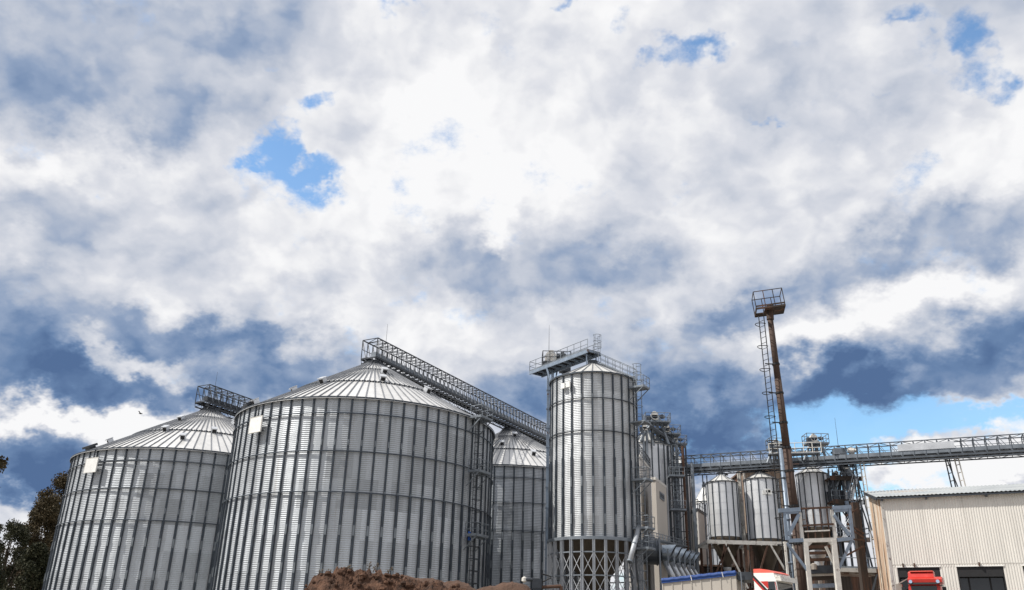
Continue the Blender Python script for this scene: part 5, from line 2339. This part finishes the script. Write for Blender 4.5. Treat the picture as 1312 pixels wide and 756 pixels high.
mb.hexa([rp(.1, -.03, 2.0), rp(wR - .1, -.03, 2.0), rp(wR - .1, .02, 2.0), rp(.1, .02, 2.0), rp(.12, .04, 2.92), rp(wR - .12, .04, 2.92), rp(wR - .12, .12, 2.92), rp(.12, .12, 2.92)])
mb.build('windscreen', 'glass', RK)
mb = MB()
mb.hexa([rp(.0, -.3, 2.98), rp(wR, -.3, 2.98), rp(wR, .1, 3.04), rp(0, .1, 3.04), rp(.0, -.28, 3.06), rp(wR, -.28, 3.06), rp(wR, .1, 3.12), rp(0, .1, 3.12)])
mb.build('sun_visor', 'black', RK)
for u_ in (.16, wR + .0):
    mb = MB()
    mb.tube(rp(u_, -.32, 3.13), rp(u_, -.1, 3.13), .1, 12)
    mb.build('roof_lamp', 'chrome', RK)
for u_ in (-.3, wR + .28):
    mb = MB()
    mb.box(rp(u_, .05, 2.5), (.22, .12, .75), ru, rn)
    mb.beam(rp(u_, .05, 2.9), rp(0 if u_ < 0 else wR, .1, 2.95), .05)
    mb.build('mirror', 'black', RK)
mb = MB()
mb.box(rp(wR / 2, -.06, 1.5), (wR * .8, .1, .6), ru, rn)
mb.box(rp(wR / 2, -.1, .75), (wR + .1, .2, .4), ru, rn)
mb.build('grille', 'black', RK)
for u_ in (.25, wR - .25):
    mb = MB()
    mb.box(rp(u_, -.22, .8), (.35, .06, .2), ru, rn)
    mb.build('headlight', 'chrome', RK)
for b_ in (1.0, 4.2):
    for u_ in (.15, wR - .15):
        wheel(RK, rp(u_, b_, .5), ru)
mb = MB()
mb.hexa([rp(-.0, 2.2, 1.2), rp(wR, 2.2, 1.2), rp(wR, 7, 1.2), rp(0, 7, 1.2), rp(0, 2.2, 2.9), rp(wR, 2.2, 2.9), rp(wR, 7, 2.9), rp(0, 7, 2.9)])
mb.build('cargo_body', 'brown', RK)
mb = MB()
q = rp(-.62, .9, 0)
mb.box(q + Vector((0, 0, 1.62)), (.36, .5, 3.2), ru, rn)
mb.beam(q + Vector((-.2, 0, 3.15)), rp(.0, .9, 3.42), .1, .06)
mb.build('air_intake', 'rustmix', RK)

# ---------------------------------------------------------------- earth heaps
def heap(profile, Y, depth, label, mname, rough, seed, name='earth_heap', twigs=()):
    """profile: crest pixels; the crest lies at depth Y and the heap falls off in front and behind"""
    xs_ = [at(px, py, Y) for px, py in profile]
    t = thing(name, (xs_[len(xs_) // 2].x, Y, 0), label, 'earth heap', 'heaps of excavated earth')
    nx, ny = 300, 120
    xl, xr = xs_[0].x - .6, xs_[-1].x + .6

    def crest(x):
        if x <= xs_[0].x:
            return max(0, xs_[0].z + (x - xs_[0].x) * 2.0)
        if x >= xs_[-1].x:
            return max(0, xs_[-1].z - (x - xs_[-1].x) * 2.0)
        for a, b in zip(xs_, xs_[1:]):
            if a.x <= x <= b.x:
                return a.z + (b.z - a.z) * (x - a.x) / (b.x - a.x)
    v, f = [], []
    xl -= 2.5
    xr += 2.5
    for j in range(ny + 1):
        w__ = j / ny * 2 - 1
        for i in range(nx + 1):
            x = xl + (xr - xl) * i / nx
            h = crest(x)
            fall = (1 - abs(w__) ** 1.5)
            z = h * fall
            nz_ = noise.fractal(Vector((x * .9 + seed, (w__ * depth) * .9, 0)), 1.0, 2.0, 5)
            nb = noise.fractal(Vector((x * 3.1 + seed, (w__ * depth) * 3.1, 3.0)), 1.0, 2.0, 4)
            lump = noise.voronoi(Vector((x * 2.0 + seed, w__ * depth * 2.0, 0)))[0][0]
            nc_ = noise.fractal(Vector((x * 9 + seed, w__ * depth * 9, 1.0)), .8, 2.1, 4)
            z += rough * (.20 * nz_ + .14 * nb + .05 * nc_ + .20 * (.35 - min(lump, .6))) * (.3 + fall)
            v.append((x, Y + w__ * depth + rough * .15 * nb, max(z, -.05)))
    for j in range(ny):
        for i in range(nx):
            a = j * (nx + 1) + i
            f.append((a, a + 1, a + nx + 2, a + nx + 1))
    mb = MB()
    mb.add(v, f)
    mb.build('soil', mname, t, rough < .5)
    rr = random.Random(seed)
    if rough > .5:
        for i in range(90):
            px = rr.uniform(profile[0][0], profile[-1][0])
            x = at(px, 740, Y).x
            w__ = rr.uniform(-.35, .02)
            z = crest(x) * (1 - abs(w__) ** 1.5)
            c = Vector((x, Y + w__ * depth, z))
            s_ = rr.uniform(.04, .15)
            mb = MB()
            n = 7
            ps = []
            for a in range(3):
                for k in range(n):
                    th = k * 2 * math.pi / n
                    rad = s_ * (1.0 if a == 1 else .6) * rr.uniform(.7, 1.2)
                    ps.append(c + Vector((math.cos(th) * rad, math.sin(th) * rad, (a - 1) * s_ * .7 + .03)))
            mb.add(ps, [(a * n + k, a * n + (k + 1) % n, (a + 1) * n + (k + 1) % n, (a + 1) * n + k) for a in (0, 1) for k in range(n)] + [tuple(range(n)), tuple(range(2 * n, 3 * n))])
            mb.build('clod', mname, t)
    for (px, py, h, lean) in twigs:
        q = at(px, py, Y)
        q.z = crest(q.x) - .05
        mb = MB()
        p1_ = q + Vector((lean * .5, 0, h * .6))
        p2_ = q + Vector((lean, 0, h))
        mb.tube(q, p1_, .02, 5, .014)
        mb.tube(p1_, p2_, .014, 5, .006)
        for k in range(4):
            b_ = q + (p2_ - q) * (.3 + .17 * k)
            mb.tube(b_, b_ + Vector((rr.uniform(-.15, .15), rr.uniform(-.1, .1), rr.uniform(.02, .12))), .012, 4, .006)
            e_ = b_ + Vector((rr.uniform(-.1, .1), 0, .05))
            mb.add([e_, e_ + Vector((.09, 0, .03)), e_ + Vector((.05, .03, .08))], [(0, 1, 2)])
        mb.build('stalk', 'twig', t)


heap([(385, 758), (396, 748), (400, 742), (410, 738), (425, 735), (436, 731.5), (452, 732), (470, 731), (486, 732), (498, 736), (512, 738), (520, 741), (532, 745), (545, 747), (560, 748), (580, 751), (597, 756), (604, 760)], 33.0, 2.6,
     'clodded dark brown heap of excavated earth with dry stalks on top', 'soil', 1.0, 11,
     twigs=[(411, 735, .22, -.04), (419, 735, .18, .03), (443, 732, .2, .02), (472, 731, .32, .05), (478, 731, .28, .12), (497, 735, .24, .06), (447, 731, .15, -.05)])
heap([(495, 741), (505, 736.5), (520, 736), (540, 741), (555, 740.5), (568, 745), (585, 744), (595, 747), (606, 753), (618, 757), (630, 760)], 38.0, 2.6, 'reddish brown smooth earth heap just behind the clodded one', 'sand', .35, 5)
heap([(606, 757), (618, 752.5), (632, 751), (645, 746.5), (655, 745.5), (668, 747), (676, 751), (684, 758)], 42.0, 2.6, 'small rounded brown earth heap at the foot of the silos, right of the others', 'sand', .22, 17)

# valve machine between heap and tall silo
VM = thing('pump_unit', at(700, 756, 60), 'small grey pump with a rusty pipe left of the tall silo legs', 'machine')
mb = MB()
q = at(688, 744, 60)
mb.box(q - Vector((0, 0, .2)), (.6, .5, .6))
mb.box((q.x, 60, q.z / 2 - .2), (.5, .4, q.z - .4))
mb.tube(q + Vector((-.8, 0, .05)), q + Vector((-.3, 0, .05)), .13, 10)
mb.build('body', 'steel_dk', VM)
mb = MB()
mb.lathe([(.01, .2), (.17, .1), (.17, -.1), (.01, -.2)], 12, q + Vector((-.85, 0, .05)))
mb.build('knob', 'offwhite', VM)
mb = MB()
a_, b_ = at(694, 752.5, 60), at(719, 751, 60)
mb.tube(a_, b_, .11, 10)
mb.tube(b_, (b_.x + .05, b_.y, 0), .11, 10)
mb.build('rusty_pipe', 'rust', VM)
mb = MB()
for z_ in (.2, .75):
    mb.tube(q + Vector((.3, 0, z_ - .3)), at(706, 741 - z_ * 3, 60), .05, 6)
mb.build('rail', 'black', VM)


# ---------------------------------------------------------------- trees
def tree(x, y, h, crown_r, crown_z0, label, mt, seed, nclump=70, per=130, leafs=.34, clumps=None, cat='tree'):
    rr = random.Random(seed)
    t = thing('tree', (x, y, 0), label, cat, 'trees left of the silos', local=True)
    mb = MB()
    p = Vector((0, 0, 0))
    pts = [p.copy()]
    for i in range(5):
        p = p + Vector((rr.uniform(-.25, .25), rr.uniform(-.25, .25), h * .16))
        pts.append(p.copy())
    for i, (a, b) in enumerate(zip(pts, pts[1:])):
        mb.tube(a, b, h * .022 * (1 - i * .17), 10, h * .022 * (1 - (i + 1) * .17))
    cl = []
    for i in range(nclump):
        zf = rr.random()
        z = crown_z0 + (h - crown_z0) * zf
        prof = math.sin(math.pi * min(1, (zf * .86 + .12))) ** .7
        ang_ = rr.uniform(0, 2 * math.pi)
        rad = crown_r * prof * math.sqrt(rr.random()) * rr.uniform(.8, 1.12)
        cl.append((Vector((math.cos(ang_) * rad, math.sin(ang_) * rad, z)), rr.uniform(.5, 1.15) * crown_r * .27))
    for c, s_ in cl[::4]:
        k = min(len(pts) - 1, max(1, int(c.z / h * 5)))
        mb.tube(pts[k - 1], (pts[k - 1] + c) / 2 + Vector((0, 0, -.2)), h * .008, 6, h * .005)
        mb.tube((pts[k - 1] + c) / 2 + Vector((0, 0, -.2)), c, h * .005, 5, h * .002)
    mb.build('trunk', 'bark', t)
    vs_, fs = [], []
    for c, s_ in cl:
        for j in range(per):
            d_ = Vector((rr.gauss(0, 1), rr.gauss(0, 1), rr.gauss(0, .8)))
            d_ = d_.normalized() * s_ * rr.random() ** .45
            q_ = c + d_
            a = Vector((rr.gauss(0, 1), rr.gauss(0, 1), rr.gauss(0, 1))).normalized()
            b = a.cross(Vector((rr.gauss(0, 1), rr.gauss(0, 1), rr.gauss(0, 1)))).normalized()
            l_ = leafs * rr.uniform(.6, 1.3)
            o_ = len(vs_)
            vs_ += [q_ - a * l_ / 2, q_ + b * l_ * .32, q_ + a * l_ / 2, q_ - b * l_ * .32]
            fs.append((o_, o_ + 1, o_ + 2, o_ + 3))
    me = bpy.data.meshes.new('crown')
    me.from_pydata([tuple(q_) for q_ in vs_], [], fs)
    me.materials.append(M[mt])
    o = bpy.data.objects.new('crown', me)
    COL.objects.link(o)
    o.parent = t


def tree_px(pxc, py_top, Y, rpx, label, mt, seed, z0=1.0, **k):
    q = at(pxc, py_top, Y)
    tree(q.x, Y, q.z, rpx / F * Y, z0, label, mt, seed, **k)


tree_px(86, 612, 128, 40, 'tall browning tree directly behind the leftmost silo\'s edge', 'leaf_brown', 1, 2, nclump=130, per=240, leafs=.27)
tree_px(60, 640, 120, 36, 'olive brown tree left of the leftmost silo, shorter than the one behind the silo', 'leaf_brown', 2, 1, nclump=130, per=240, leafs=.27)
tree_px(22, 672, 112, 36, 'dark green tree with gaps in its crown near the left edge of the photo', 'leaf_dark', 3, 1, nclump=85, per=220, leafs=.25)
tree_px(-14, 668, 105, 34, 'dark green tree cut by the left edge of the photo', 'leaf_dark', 9, 1, nclump=90, per=220, leafs=.25)
tree_px(50, 700, 100, 30, 'low dark shrub-like tree at the foot of the tree row', 'leaf_dark', 5, .3, nclump=90, per=220, leafs=.25)
tree_px(-33, 562, 60, 46, 'nearer tree whose brown-green branch tips enter at the left edge', 'leaf_brown', 6, 9.5, nclump=90, per=150, leafs=.26)

# a few birds
for (px_, py_, Y_, lab) in ((180, 530, 90, 'small dark bird flying left of the leftmost silo roof'),):
    q = at(px_, py_, Y_)
    b_ = thing('bird', tuple(q), lab, 'bird')
    mb = MB()
    mb.lathe([(.01, -.2), (.07, -.08), (.08, .05), (.03, .2), (.01, .24)], 8)
    mb.v = [Vector((v_.z, v_.y, v_.x * .8)) + q for v_ in mb.v]
    mb.prism([q + Vector((.05, 0, .03)), q + Vector((-.08, 0, .03)), q + Vector((-.12, .42, .16)), q + Vector((0, .40, .16))], (0, 0, .015))
    mb.prism([q + Vector((.05, 0, .03)), q + Vector((-.08, 0, .03)), q + Vector((-.12, -.42, .16)), q + Vector((0, -.40, .16))], (0, 0, .015))
    mb.build('body', 'black', b_)

for o in bpy.data.objects:
    if '_o' in o:
        del o['_o']
bpy.context.view_layer.update()
